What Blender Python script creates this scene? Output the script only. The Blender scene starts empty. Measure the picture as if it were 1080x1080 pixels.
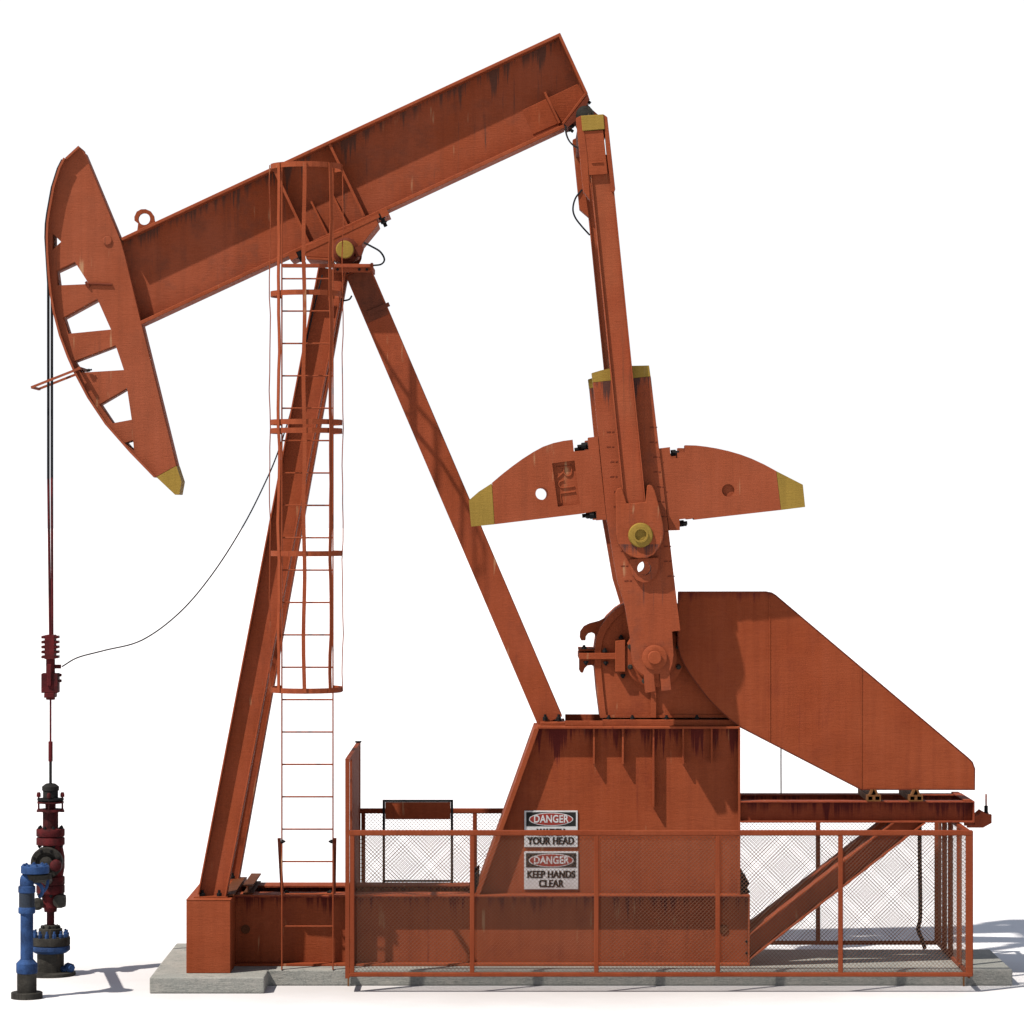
import bpy, bmesh, math, random
from mathutils import Vector, Matrix
random.seed(7)
S = bpy.context.scene
COL = S.collection
# ------------------------------------------------------------------ camera / survey constants
F = 3630.0      # focal length in photo pixels (1080 wide)
D0 = 32.56      # distance from camera to the machine's middle plane (Y = 0)
H = 4.38        # camera height


def sc(Y):
    return F / (D0 + Y)


def wx(px, Y=0.0):
    return (px - 540.0) / sc(Y)


def wz(py, Y=0.0):
    return H + (540.0 - py) / sc(Y)


def P(px, py, Y=0.0):
    return Vector((wx(px, Y), Y, wz(py, Y)))


# ------------------------------------------------------------------ object helpers
def link(o):
    COL.objects.link(o)
    return o


def setparent(o, p):
    if p is not None:
        o.parent = p
        o.matrix_parent_inverse = Matrix.Translation(world_loc(p)).inverted()


def world_loc(p):
    v = Vector(p.location)
    return v if p.parent is None else Vector((0, 0, 0))


def thing(name, label, cat, loc, group=None):
    o = bpy.data.objects.new(name, None)
    o.location = loc
    o.empty_display_size = 0.2
    link(o)
    o['label'] = label
    o['category'] = cat
    if group:
        o['group'] = group
    return o


def tag(o, label, cat, group=None, kind=None):
    if label:
        o['label'] = label
    if cat:
        o['category'] = cat
    if group:
        o['group'] = group
    if kind:
        o['kind'] = kind
    return o


def finish(me, name, mat, parent=None, smooth=False, bevel=0.0, segs=1):
    mats = mat if isinstance(mat, (list, tuple)) else [mat]
    me.name = name
    o = bpy.data.objects.new(name, me)
    for m in mats:
        me.materials.append(m)
    link(o)
    setparent(o, parent)
    if smooth:
        for p in me.polygons:
            p.use_smooth = True
        try:
            me.set_sharp_from_angle(angle=math.radians(40))
        except Exception:
            pass
    if bevel:
        b = o.modifiers.new('bevel', 'BEVEL')
        b.width = bevel
        b.segments = segs
        b.limit_method = 'ANGLE'
        b.angle_limit = math.radians(40)
    return o


class MB:
    def __init__(s):
        s.v = []
        s.f = []
        s.m = []

    def add(s, vs, fs, m=0):
        n = len(s.v)
        s.v += [tuple(v) for v in vs]
        s.f += [tuple(i + n for i in f) for f in fs]
        s.m += [m] * len(fs)
        return s

    def box(s, x0, x1, y0, y1, z0, z1, m=0):
        vs = [(x, y, z) for z in (z0, z1) for y in (y0, y1) for x in (x0, x1)]
        fs = [(0, 2, 3, 1), (4, 5, 7, 6), (0, 1, 5, 4), (2, 6, 7, 3), (0, 4, 6, 2), (1, 3, 7, 5)]
        return s.add(vs, fs, m)

    def obox(s, p0, p1, u, v, u0, u1, v0, v1, m=0):
        """box along p0->p1, cross-section u0..u1 along u and v0..v1 along v"""
        p0, p1, u, v = Vector(p0), Vector(p1), Vector(u), Vector(v)
        a = (p1 - p0).normalized()
        if a.dot(u.cross(v)) < 0:
            u, v, u0, u1, v0, v1 = v, u, v0, v1, u0, u1
        vs = []
        for p in (p0, p1):
            for (a_, b_) in ((u0, v0), (u1, v0), (u1, v1), (u0, v1)):
                vs.append(p + u * a_ + v * b_)
        fs = [(3, 2, 1, 0), (4, 5, 6, 7)] + [(i, (i + 1) % 4, (i + 1) % 4 + 4, i + 4) for i in range(4)]
        return s.add(vs, fs, m)

    def bar(s, p0, p1, w, h=None, up=(0, 0, 1), m=0):
        h = w if h is None else h
        p0, p1 = Vector(p0), Vector(p1)
        a = (p1 - p0).normalized()
        up = Vector(up)
        if abs(a.dot(up)) > .99:
            up = Vector((0, 1, 0))
        u = a.cross(up).normalized()
        v = u.cross(a).normalized()
        return s.obox(p0, p1, u, v, -w / 2, w / 2, -h / 2, h / 2, m)

    def ibeam(s, p0, p1, wdir, w, fdir, f, tw=.012, tf=.014, web_off=0.0, m=0):
        """w = section depth along wdir between outer flange faces, f = flange width along fdir"""
        s.obox(p0, p1, wdir, fdir, -w / 2 + tf, w / 2 - tf, web_off - tw / 2, web_off + tw / 2, m)
        s.obox(p0, p1, wdir, fdir, -w / 2, -w / 2 + tf, -f / 2, f / 2, m)
        s.obox(p0, p1, wdir, fdir, w / 2 - tf, w / 2, -f / 2, f / 2, m)
        return s

    def poly(s, pts, y0, y1, m=0):
        """prism of an XZ polygon between y0 and y1"""
        a = sum(pts[i][0] * pts[(i + 1) % len(pts)][1] - pts[(i + 1) % len(pts)][0] * pts[i][1] for i in range(len(pts)))
        if a < 0:
            pts = list(reversed(pts))
        n = len(pts)
        vs = [(p[0], y0, p[1]) for p in pts] + [(p[0], y1, p[1]) for p in pts]
        fs = [tuple(range(n)), tuple(reversed(range(n, 2 * n)))]
        fs += [((i + 1) % n, i, i + n, (i + 1) % n + n) for i in range(n)]
        return s.add(vs, fs, m)

    def pxpoly(s, pts, y0, y1, ref=None, m=0):
        ref = y0 if ref is None else ref
        return s.poly([(wx(a, ref), wz(b, ref)) for a, b in pts], y0, y1, m)

    def lathe(s, prof, base, axis='Z', n=24, m=0, closed=True):
        """prof = [(r, h)...] from bottom to top round the axis through base"""
        base = Vector(base)
        A = {'Z': (Vector((1, 0, 0)), Vector((0, 1, 0)), Vector((0, 0, 1))),
             'Y': (Vector((0, 0, 1)), Vector((1, 0, 0)), Vector((0, 1, 0))),
             'X': (Vector((0, 1, 0)), Vector((0, 0, 1)), Vector((1, 0, 0)))}
        if isinstance(axis, str):
            u, v, w = A[axis]
        else:
            w = Vector(axis).normalized()
            t = Vector((0, 0, 1)) if abs(w.z) < .9 else Vector((1, 0, 0))
            u = t.cross(w).normalized()
            v = w.cross(u).normalized()
        vs, fs = [], []
        for r, h in prof:
            for i in range(n):
                t = 2 * math.pi * i / n
                vs.append(base + u * (r * math.cos(t)) + v * (r * math.sin(t)) + w * h)
        for k in range(len(prof) - 1):
            for i in range(n):
                j = (i + 1) % n
                fs.append((k * n + i, k * n + j, (k + 1) * n + j, (k + 1) * n + i))
        if closed:
            fs.append(tuple(reversed(range(n))))
            fs.append(tuple(range((len(prof) - 1) * n, len(prof) * n)))
        return s.add(vs, fs, m)

    def cyl(s, p0, p1, r, n=16, m=0):
        p0, p1 = Vector(p0), Vector(p1)
        return s.lathe([(r, 0), (r, (p1 - p0).length)], p0, (p1 - p0), n, m)

    def tube(s, pts, r, n=8, m=0, closed=False):
        pts = [Vector(p) for p in pts]
        k = len(pts)
        vs, fs = [], []
        prev = None
        for i, p in enumerate(pts):
            if closed:
                t = (pts[(i + 1) % k] - pts[i - 1]).normalized()
            else:
                t = (pts[min(i + 1, k - 1)] - pts[max(i - 1, 0)]).normalized()
            if prev is None:
                q = Vector((0, 1, 0)) if abs(t.y) < .9 else Vector((1, 0, 0))
                u = t.cross(q).normalized()
            else:
                u = (prev - t * prev.dot(t)).normalized()
            prev = u
            v = t.cross(u)
            for j in range(n):
                a = 2 * math.pi * j / n
                vs.append(p + u * (r * math.cos(a)) + v * (r * math.sin(a)))
        for i in range(k if closed else k - 1):
            i2 = (i + 1) % k
            for j in range(n):
                j2 = (j + 1) % n
                fs.append((i * n + j, i * n + j2, i2 * n + j2, i2 * n + j))
        if not closed:
            fs.append(tuple(reversed(range(n))))
            fs.append(tuple(range((k - 1) * n, k * n)))
        return s.add(vs, fs, m)

    def bolt(s, c, axis, r=.02, h=.03, m=0):
        """hex head with a little stud"""
        c = Vector(c)
        a = Vector(axis).normalized()
        s.lathe([(r, 0), (r, h * .7), (r * .85, h * .8)], c, a, 6, m)
        s.lathe([(r * .5, h * .8), (r * .5, h * 1.3)], c, a, 8, m)
        return s

    def build(s, name, mat, parent=None, **k):
        me = bpy.data.meshes.new(name)
        me.from_pydata(s.v, [], s.f)
        mi = s.m
        for p, i in zip(me.polygons, mi):
            p.material_index = i
        me.update()
        return finish(me, name, mat, parent, **k)


def curve_mesh(outer, holes, y0, y1):
    """XZ polygon with holes, extruded y0..y1 -> mesh"""
    cu = bpy.data.curves.new('tmp', 'CURVE')
    cu.dimensions = '2D'
    cu.fill_mode = 'BOTH'
    cu.extrude = abs(y1 - y0) / 2
    for pts in [outer] + list(holes):
        sp = cu.splines.new('POLY')
        sp.points.add(len(pts) - 1)
        for q, p in zip(sp.points, pts):
            q.co = (p[0], p[1], 0, 1)
        sp.use_cyclic_u = True
    o = bpy.data.objects.new('tmp', cu)
    link(o)
    dg = bpy.context.evaluated_depsgraph_get()
    me = bpy.data.meshes.new_from_object(o.evaluated_get(dg))
    bpy.data.objects.remove(o)
    bpy.data.curves.remove(cu)
    me.transform(Matrix.Translation((0, (y0 + y1) / 2, 0)) @ Matrix.Rotation(math.pi / 2, 4, 'X'))
    bm = bmesh.new()
    bm.from_mesh(me)
    bmesh.ops.remove_doubles(bm, verts=bm.verts, dist=1e-5)
    bmesh.ops.recalc_face_normals(bm, faces=bm.faces)
    bm.to_mesh(me)
    bm.free()
    me.materials.clear()
    return me


def absorb(mb, me, m=0):
    mb.add([v.co[:] for v in me.vertices], [tuple(p.vertices) for p in me.polygons], m)
    bpy.data.meshes.remove(me)


def pxs(pts, ref):
    return [(wx(a, ref), wz(b, ref)) for a, b in pts]


def circle(cx, cz, r, n=24):
    return [(cx + r * math.cos(2 * math.pi * i / n), cz + r * math.sin(2 * math.pi * i / n)) for i in range(n)]


def text_mesh(txt, size, depth, loc, rot=0.0, bold=0.0, stretch=1.0, width=None, align='CENTER'):
    cu = bpy.data.curves.new('tmp', 'FONT')
    cu.body = txt
    cu.size = size
    cu.extrude = depth / 2
    cu.offset = bold
    cu.align_x = align
    cu.align_y = 'CENTER'
    cu.space_character = 1.05
    o = bpy.data.objects.new('tmp', cu)
    link(o)
    dg = bpy.context.evaluated_depsgraph_get()
    me = bpy.data.meshes.new_from_object(o.evaluated_get(dg))
    bpy.data.objects.remove(o)
    bpy.data.curves.remove(cu)
    xs = [v.co.x for v in me.vertices]
    if width:
        k = width / (max(xs) - min(xs))
        me.transform(Matrix.Diagonal((k, 1, 1, 1)))
    me.transform(Matrix.Translation(loc) @ Matrix.Rotation(math.pi / 2, 4, 'X') @ Matrix.Rotation(rot, 4, 'Z'))
    me.materials.clear()
    return me


def smooth_path(pts, n=8):
    """Catmull-Rom through the points"""
    pts = [Vector(p) for p in pts]
    q = [2 * pts[0] - pts[1]] + pts + [2 * pts[-1] - pts[-2]]
    out = []
    for i in range(1, len(q) - 2):
        for k in range(n):
            t = k / n
            a, b, c, d = q[i - 1], q[i], q[i + 1], q[i + 2]
            out.append(.5 * ((2 * b) + (c - a) * t + (2 * a - 5 * b + 4 * c - d) * t * t + (3 * b - a - 3 * c + d) * t ** 3))
    out.append(pts[-1])
    return out


# ------------------------------------------------------------------ materials
ALB = .54      # painted and weathered surfaces are duller than fresh colour chips


def srgb(r, g, b):
    def f(c):
        c /= 255
        return c / 12.92 if c <= .04045 else ((c + .055) / 1.055) ** 2.4
    return (f(r) * ALB, f(g) * ALB, f(b) * ALB, 1)


class NT:
    def __init__(s, name):
        s.mat = bpy.data.materials.new(name)
        s.mat.use_nodes = True
        s.t = s.mat.node_tree
        s.b = s.t.nodes['Principled BSDF']

    def n(s, typ, **k):
        x = s.t.nodes.new(typ)
        for a, v in k.items():
            if a.startswith('i_'):
                x.inputs[a[2:]].default_value = v
            else:
                setattr(x, a, v)
        return x

    def l(s, a, b):
        s.t.links.new(a, b)

    def noise(s, vec, scale, detail=4, rough=.6, loc=(0, 0, 0), sca=(1, 1, 1)):
        mp = s.n('ShaderNodeMapping')
        mp.inputs['Location'].default_value = loc
        mp.inputs['Scale'].default_value = sca
        s.l(vec, mp.inputs['Vector'])
        nz = s.n('ShaderNodeTexNoise')
        nz.inputs['Scale'].default_value = scale
        nz.inputs['Detail'].default_value = detail
        nz.inputs['Roughness'].default_value = rough
        s.l(mp.outputs[0], nz.inputs['Vector'])
        return nz.outputs['Fac']

    def rng(s, v, a, b, c=0., d=1., smooth=False):
        m = s.n('ShaderNodeMapRange')
        if smooth:
            m.interpolation_type = 'SMOOTHSTEP'
        for k, x in zip(('From Min', 'From Max', 'To Min', 'To Max'), (a, b, c, d)):
            m.inputs[k].default_value = x
        s.l(v, m.inputs['Value'])
        return m.outputs[0]

    def math(s, op, a, b=None):
        m = s.n('ShaderNodeMath', operation=op)
        for i, x in enumerate((a, b)):
            if x is None:
                continue
            if isinstance(x, (int, float)):
                m.inputs[i].default_value = x
            else:
                s.l(x, m.inputs[i])
        return m.outputs[0]

    def mix(s, fac, a, b, mode='MIX'):
        m = s.n('ShaderNodeMix', data_type='RGBA', blend_type=mode)
        for i, x in ((0, fac), (6, a), (7, b)):
            if isinstance(x, (int, float, tuple)):
                m.inputs[i].default_value = x
            else:
                s.l(x, m.inputs[i])
        return m.outputs[2]

    def bump(s, h, strength=.2, dist=.01):
        b = s.n('ShaderNodeBump')
        b.inputs['Strength'].default_value = strength
        b.inputs['Distance'].default_value = dist
        s.l(h, b.inputs['Height'])
        s.l(b.outputs[0], s.b.inputs['Normal'])


def paint(name, base, alt, stain, drips=None, rough=.68, grime=.55, pale=True, seed=0.0, drip_len=.5, spec=.07, bs=1):
    """weathered enamel on steel.  drips=(z0, slope): runs start on the line z = z0 + slope*x"""
    N = NT(name)
    tc = N.n('ShaderNodeTexCoord').outputs['Object']
    big = N.noise(tc, 1.1 * bs, 5, .6, (seed, 1, 2))
    c = N.mix(N.rng(big, .38, .62), base, alt)
    # fine horizontal brush grain
    grain = N.noise(tc, 9, 6, .75, (seed, 5, 0), (1.2, 1.2, 9))
    c = N.mix(N.rng(grain, .3, .7, 0, .34), c, tuple(x * .55 for x in base[:3]) + (1,), 'MIX')
    fine = N.noise(tc, 95, 3, .6, (seed, 0, 0))
    c = N.mix(N.rng(fine, .35, .75, 0, .28), c, tuple(min(1, x * 1.5 + .01) for x in base[:3]) + (1,))
    # patches of grime
    pg = N.noise(tc, 2.6 * bs, 7, .7, (3 + seed, 7, 1))
    c = N.mix(N.rng(pg, .52, .74, 0, grime * .6), c, stain)
    # sun-faded, rain-washed vertical banding
    wash = N.noise(tc, 1.0, 5, .65, (seed, 4, 0), (13, 13, .55))
    c = N.mix(N.rng(wash, .50, .72, 0, .14), c, tuple(min(1, x * 1.25 + .02) for x in base[:3]) + (1,))
    c = N.mix(N.rng(wash, .50, .30, 0, .15), c, tuple(x * .62 for x in stain[:3]) + (1,))
    # long vertical runs everywhere, sparse
    run = N.noise(tc, 1.0, 4, .65, (seed, 9, 0), (26, 26, .9))
    gate = N.noise(tc, 1.7, 3, .5, (9 + seed, 0, 3))
    rm = N.math('MULTIPLY', N.rng(run, .58, .72), N.rng(gate, .48, .62))
    c = N.mix(N.math('MULTIPLY', rm, grime), c, stain)
    if pale:
        run2 = N.noise(tc, 1.0, 3, .5, (4 + seed, 2, .5), (15, 15, 1.6))
        gate2 = N.noise(tc, 3.1, 2, .5, (2 + seed, 8, 3))
        pm = N.math('MULTIPLY', N.rng(run2, .66, .74), N.rng(gate2, .49, .60))
        c = N.mix(N.math('MULTIPLY', pm, .55), c, srgb(205, 170, 130))
    if drips:
        z0, sl = drips
        sep = N.n('ShaderNodeSeparateXYZ')
        N.l(tc, sep.inputs[0])
        line = N.math('ADD', N.math('MULTIPLY', sep.outputs['X'], sl), z0)
        depth = N.math('SUBTRACT', line, sep.outputs['Z'])
        a = N.noise(tc, 1.0, 4, .7, (seed, 3, 0), (17, 17, .25))
        b = N.noise(tc, 1.0, 2, .5, (seed, 6, 0), (3.1, 3.1, .1))
        ln = N.math('MULTIPLY', N.rng(a, .42, .74), N.rng(b, .35, .65, .25, 1.0))
        ln = N.math('ADD', N.math('MULTIPLY', ln, drip_len), .025)
        k = N.rng(N.math('SUBTRACT', ln, depth), -.01, .09)
        k = N.math('MULTIPLY', k, N.rng(depth, -.004, .004))
        c = N.mix(N.math('MULTIPLY', k, .8), c, stain)
    N.l(c, N.b.inputs['Base Color'])
    N.l(N.rng(grain, .3, .7, rough - .1, rough + .15), N.b.inputs['Roughness'])
    N.b.inputs['Specular IOR Level'].default_value = spec
    h = N.math('ADD', N.math('ADD', N.math('MULTIPLY', grain, 1.0), N.math('MULTIPLY', fine, .35)), N.math('MULTIPLY', N.noise(tc, 1.9, 1, .5, (seed, 2, 2)), 7.0))
    N.bump(h, .5, .008)
    return N.mat


RED_A, RED_B = srgb(154, 73, 41), srgb(163, 83, 52)
STAIN = srgb(84, 22, 30)
M = {}
M['paint'] = paint('weathered_orange_paint', RED_A, RED_B, STAIN)
M['paint_beam'] = paint('orange_beam_paint', RED_A, srgb(164, 84, 54), srgb(84, 42, 32), drips=None, seed=4)
M['paint_dark'] = paint('dull_brown_paint', srgb(110, 50, 34), srgb(122, 58, 38), srgb(50, 22, 20), seed=8, pale=False)
M['brown'] = paint('brown_rusted_steel', srgb(112, 64, 38), srgb(92, 54, 36), srgb(52, 32, 26), seed=2, pale=False)
M['tan'] = paint('tan_channel_steel', srgb(132, 88, 50), srgb(118, 78, 46), srgb(80, 52, 34), seed=3, pale=False, grime=.3)
M['yellow'] = paint('faded_yellow_paint', srgb(164, 134, 60), srgb(150, 124, 56), srgb(100, 74, 40), seed=6, grime=.25)
M['maroon'] = paint('maroon_paint', srgb(104, 32, 36), srgb(38, 22, 23), srgb(30, 24, 24), bs=5, seed=5, pale=False, grime=.9)
M['blue'] = paint('blue_paint', srgb(58, 92, 148), srgb(30, 46, 78), srgb(34, 36, 40), bs=5, seed=1, pale=False, grime=.7)
M['greysteel'] = paint('grey_weathered_steel', srgb(72, 70, 65), srgb(40, 38, 36), srgb(24, 23, 22), bs=5, seed=9, pale=True, grime=.8)
M['black'] = paint('black_steel', srgb(34, 33, 34), srgb(26, 26, 28), srgb(14, 14, 15), seed=7, pale=False, grime=.3)
M['wire'] = paint('galvanised_wire', srgb(134, 98, 80), srgb(116, 92, 80), srgb(90, 76, 70), seed=7, pale=False, grime=.2)
M['rubber'] = paint('black_rubber', srgb(40, 40, 44), srgb(30, 30, 34), srgb(16, 16, 18), seed=7, pale=False, grime=.1)
M['signwhite'] = paint('sign_white', srgb(224, 224, 226), srgb(212, 212, 216), srgb(170, 160, 150), seed=3, pale=False, grime=.18, rough=.5)
M['signblack'] = paint('sign_black', srgb(44, 46, 46), srgb(38, 40, 40), srgb(60, 56, 52), seed=3, pale=False, grime=.2)
M['signred'] = paint('sign_red', srgb(160, 66, 58), srgb(148, 58, 52), srgb(90, 50, 40), seed=3, pale=False, grime=.2)


def concrete():
    N = NT('old_concrete')
    tc = N.n('ShaderNodeTexCoord').outputs['Object']
    a = N.noise(tc, 2.2, 8, .7)
    c = N.mix(N.rng(a, .35, .65), srgb(132, 139, 136), srgb(166, 165, 159))
    b = N.noise(tc, 10, 8, .8, (1, 2, 3), (1, 1, 3.5))
    c = N.mix(N.rng(b, .5, .62, 0, .6), c, srgb(88, 98, 96))
    g = N.noise(tc, 60, 4, .7)
    c = N.mix(N.rng(g, .3, .7, 0, .45), c, srgb(206, 202, 194))
    v = N.noise(tc, 1.0, 4, .6, (0, 0, 0), (14, 14, 1.2))
    c = N.mix(N.rng(v, .6, .75, 0, .4), c, srgb(118, 124, 120))
    # hairline joints left by the shuttering boards
    N.l(c, N.b.inputs['Base Color'])
    N.b.inputs['Roughness'].default_value = .9
    h = N.math('ADD', N.math('MULTIPLY', b, 1.2), N.math('MULTIPLY', g, .5))
    N.bump(h, .8, .012)
    return N.mat


def ground_mat():
    N = NT('pale_sand')
    tc = N.n('ShaderNodeTexCoord').outputs['Object']
    a = N.noise(tc, .8, 6, .6)
    # colour painted grey round the machine, brightened outwards to fade into white
    mp = N.n('ShaderNodeMapping')
    mp.inputs['Location'].default_value = (-.03, .03, 0)
    mp.inputs['Scale'].default_value = (.125, .28, 1)
    N.l(tc, mp.inputs['Vector'])
    ln = N.n('ShaderNodeVectorMath', operation='LENGTH')
    N.l(mp.outputs[0], ln.inputs[0])
    d = N.math('ADD', ln.outputs['Value'], N.math('MULTIPLY', N.math('SUBTRACT', a, .5), .35))
    c = N.mix(N.rng(d, .25, .95, smooth=True), (.385, .38, .39, 1), (.62, .63, .66, 1))
    f = N.noise(tc, 45, 5, .7)
    c = N.mix(N.rng(f, .3, .7, 0, .3), c, (.38, .365, .37, 1))
    N.l(c, N.b.inputs['Base Color'])
    N.b.inputs['Roughness'].default_value = 1
    N.b.inputs['Specular IOR Level'].default_value = .1
    N.bump(f, .3, .01)
    return N.mat


M['concrete'] = concrete()
M['ground'] = ground_mat()

# ------------------------------------------------------------------ setting
g = MB()
R = 900
n = 48
g.add([(R * math.cos(2 * math.pi * i / n), R * math.sin(2 * math.pi * i / n), 0) for i in range(n)], [tuple(range(n))])
tag(g.build('ground', M['ground']), 'pale ground with a fade to white painted in', None, kind='structure')

SL = .147
XL0, XL1, XR = wx(157.7, -1.26), wx(278.7, -1.26), wx(1068, -.74)
sl = MB()
pts = [(XL0, -1.26), (XL1, -1.26), (XL1, -.74), (XR, -.74), (XR, .76), (XL1, .76), (XL1, 1.23), (XL0, 1.23)]
k = len(pts)
sl.add([(x, y, 0) for x, y in pts] + [(x, y, SL) for x, y in pts],
       [tuple(range(k, 2 * k)), tuple(reversed(range(k)))] + [(i, (i + 1) % k, (i + 1) % k + k, i + k) for i in range(k)])
tag(sl.build('concrete_slab', M['concrete'], bevel=.012, segs=2), 'grey concrete slab under the pump jack', None, kind='structure')

# ================================================================== THE PUMP JACK
PJ = thing('pump_jack', 'orange-red beam pump jack with horse head, counterweights and belt guard, standing on the concrete slab', 'pump jack', (0, 0, SL))

# ---- skid ---------------------------------------------------------
ZS = .81
XS0, XS1 = wx(243, -.49), wx(791, -.49)
M['paint_skid'] = paint('skid_paint', RED_A, RED_B, STAIN, drips=(ZS - .01, 0), drip_len=.34, seed=11)
m = MB()
for (y0, y1) in ((-.49, -.20), (.33, .62)):
    yc = (y0 + y1) / 2
    m.ibeam((XS0, yc, (SL + ZS) / 2), (XS1 - .012, yc, (SL + ZS) / 2), (0, 0, 1), ZS - SL, (0, 1, 0), y1 - y0, .014, .022)
m.box(XS1 - .012, XS1, -.49, .62, SL, ZS)
skid = m.build('skid', M['paint_skid'], PJ, bevel=.003)
for px in (259, 763):  # flat dark disc painted in for each shaded bolt hole
    b = MB()
    b.cyl(P(px, 980, -.352) + Vector((0, -.012, 0)), P(px, 980, -.352) + Vector((0, .0, 0)), .042, 20)
    b.build('hole_disc', M['brown'], skid)
for py in (993, 1005):
    b = MB()
    b.bolt(P(787.5, py, -.352), (0, -1, 0), .014, .02)
    b.build('bolt', M['black'], skid)
# cross box that carries the front legs
m = MB()
m.box(wx(196.5, -.98), wx(243, -.98), -.98, .98, SL + .001, .816)
m.box(wx(196.0, -.98), wx(243.5, -.98), -.985, .985, .816, .824)
m.build('cross_box', paint('box_paint', RED_A, RED_B, srgb(120, 50, 30), seed=14, grime=.2, pale=False), PJ, bevel=.006)
# loose brown steel on the skid
m = MB()
ya, yb = -.42, .62
for (x0, x1, za, zb) in ((wx(256, -.45), wx(266.5, -.45), .885, .897), (wx(256, -.45), wx(266.5, -.45), .8135, .823)):
    m.box(x0, x1, ya, yb, za, zb)
m.box(wx(260.7, -.45), wx(262, -.45), ya, yb, .823, .885)
m.build('cross_tie', M['brown'], PJ)
m = MB()
m.obox((wx(240, -.8), -.80, .838), (wx(240, -.8) - .01, .66, .838), (.98, 0, .17), (-.17, 0, .98), -.055, .062, -.006, .006)
m.build('gusset_plate', M['brown'], PJ)

# ---- samson post ---------------------------------------------------
M['paint_leg'] = paint('leg_paint', RED_A, srgb(162, 80, 52), srgb(84, 44, 36), seed=17, grime=.5)
for sgn in (-1, 1):
    b0 = Vector((wx(223.7, -.75), .75 * sgn, .824))
    t0 = Vector((wx(350.8, -.2), .2 * sgn, wz(284, -.2)))
    a = (t0 - b0).normalized()
    fd = Vector((0, 1, 0))
    fd = (fd - a * fd.dot(a)).normalized()
    wd = a.cross(fd).normalized()
    L = MB()
    L.ibeam(b0, t0, wd, .262, fd, .19, .014, .014)
    leg = L.build('samson_leg', M['paint_leg'], PJ, bevel=.003)
    for dx in (-.085, .07):
        b = MB()
        b.bolt(b0 + Vector((dx, -.05 * 1, .002)), (0, 0, 1), .026, .05)
        b.build('bolt', M['black'], leg)
    b = MB()
    b.box(b0.x - .16, b0.x + .15, b0.y - .1, b0.y + .1, .8245, .836)
    b.build('foot_plate', M['paint'], leg)
ZP = 2.38
b0 = P(580.2, 762, 0)
b0.z = ZP + .03
t0 = P(377.7, 286, 0)
a = (t0 - b0).normalized()
wd = a.cross(Vector((0, 1, 0))).normalized()
L = MB()
L.obox(b0, t0, wd, (0, 1, 0), -.122, .122, -.19, .19)
rleg = L.build('samson_leg', M['paint_leg'], PJ, bevel=.004)
rleg['label'] = 'plain-faced rear leg leaning back to the pedestal'
b = MB()
b.obox(t0 - a * .5 + Vector((0, -.192, 0)), t0 - a * .02 + Vector((0, -.192, 0)), wd, (0, 1, 0), -.108, .108, -.006, .002)
b.obox(P(400, 327, 0) - a * .02 + Vector((0, -.2, 0)), P(400, 327, 0) + a * .02 + Vector((0, -.2, 0)), wd, (0, 1, 0), -.112, .112, -.014, .006)
b.build('cover_plate', paint('greasy_leg_paint', srgb(122, 64, 44), srgb(138, 74, 50), srgb(60, 44, 40), seed=83, grime=1.0), rleg)
for px in (575, 589.3):
    b = MB()
    b.bolt(P(px, 760, -.22) , (0, 0, 1), .026, .045)
    b.build('bolt', M['black'], rleg)
m = MB()
m.box(wx(298, -.45), wx(392, -.45), -.45, -.40, wz(282, -.45), wz(278.2, -.45))
m.box(wx(352, -.4), wx(392.5, -.4), -.40, .30, wz(284.5, -.4), wz(279, -.4))
m.box(wx(352.6, -.40), wx(391, -.40), -.415, -.40, wz(287.3, -.4), wz(280.5, -.4))
m.box(wx(391, -.4), wx(393.6, -.4), -.45, -.33, wz(286, -.4), wz(277.5, -.4))
post_cap = m.build('post_cap', M['paint_leg'], PJ, bevel=.003)
for px in (356, 379, 387):
    b = MB()
    b.cyl(P(px, 284.2, -.43), P(px, 284.2, -.415), .013, 10)
    b.build('bolt', M['black'], post_cap)

# ---- walking beam --------------------------------------------------
BEAMS = math.tan(math.radians(25.0))
M['paint_web'] = paint('beam_web_paint', RED_A, srgb(163, 86, 59), srgb(70, 40, 34),
                       drips=(wz(174.4, -.02) - .468 * -1 * 0 + .468 * 0 - 0.0, 0), seed=19)
# the run line of the top flange: z = z0 + slope * x
xA, zA = wx(126, -.01), wz(255, -.01)
xB, zB = wx(588, -.01), wz(39, -.01)
slp = (zB - zA) / (xB - xA)
M['paint_web'] = paint('beam_web_paint', RED_A, srgb(163, 86, 59), srgb(84, 62, 54), drips=(zA - slp * xA, slp), seed=19, drip_len=.5, grime=.9)  # smeared grime below the flange, painted with the grey of its shadow
FL = .185
m = MB()
# web
m.pxpoly([(112, 258.5), (590, 36.5), (619, 99), (594.6, 133.5), (130, 350)], -.009, .009, ref=-.01)
web = m.build('beam_web', M['paint_web'], PJ)
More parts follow.
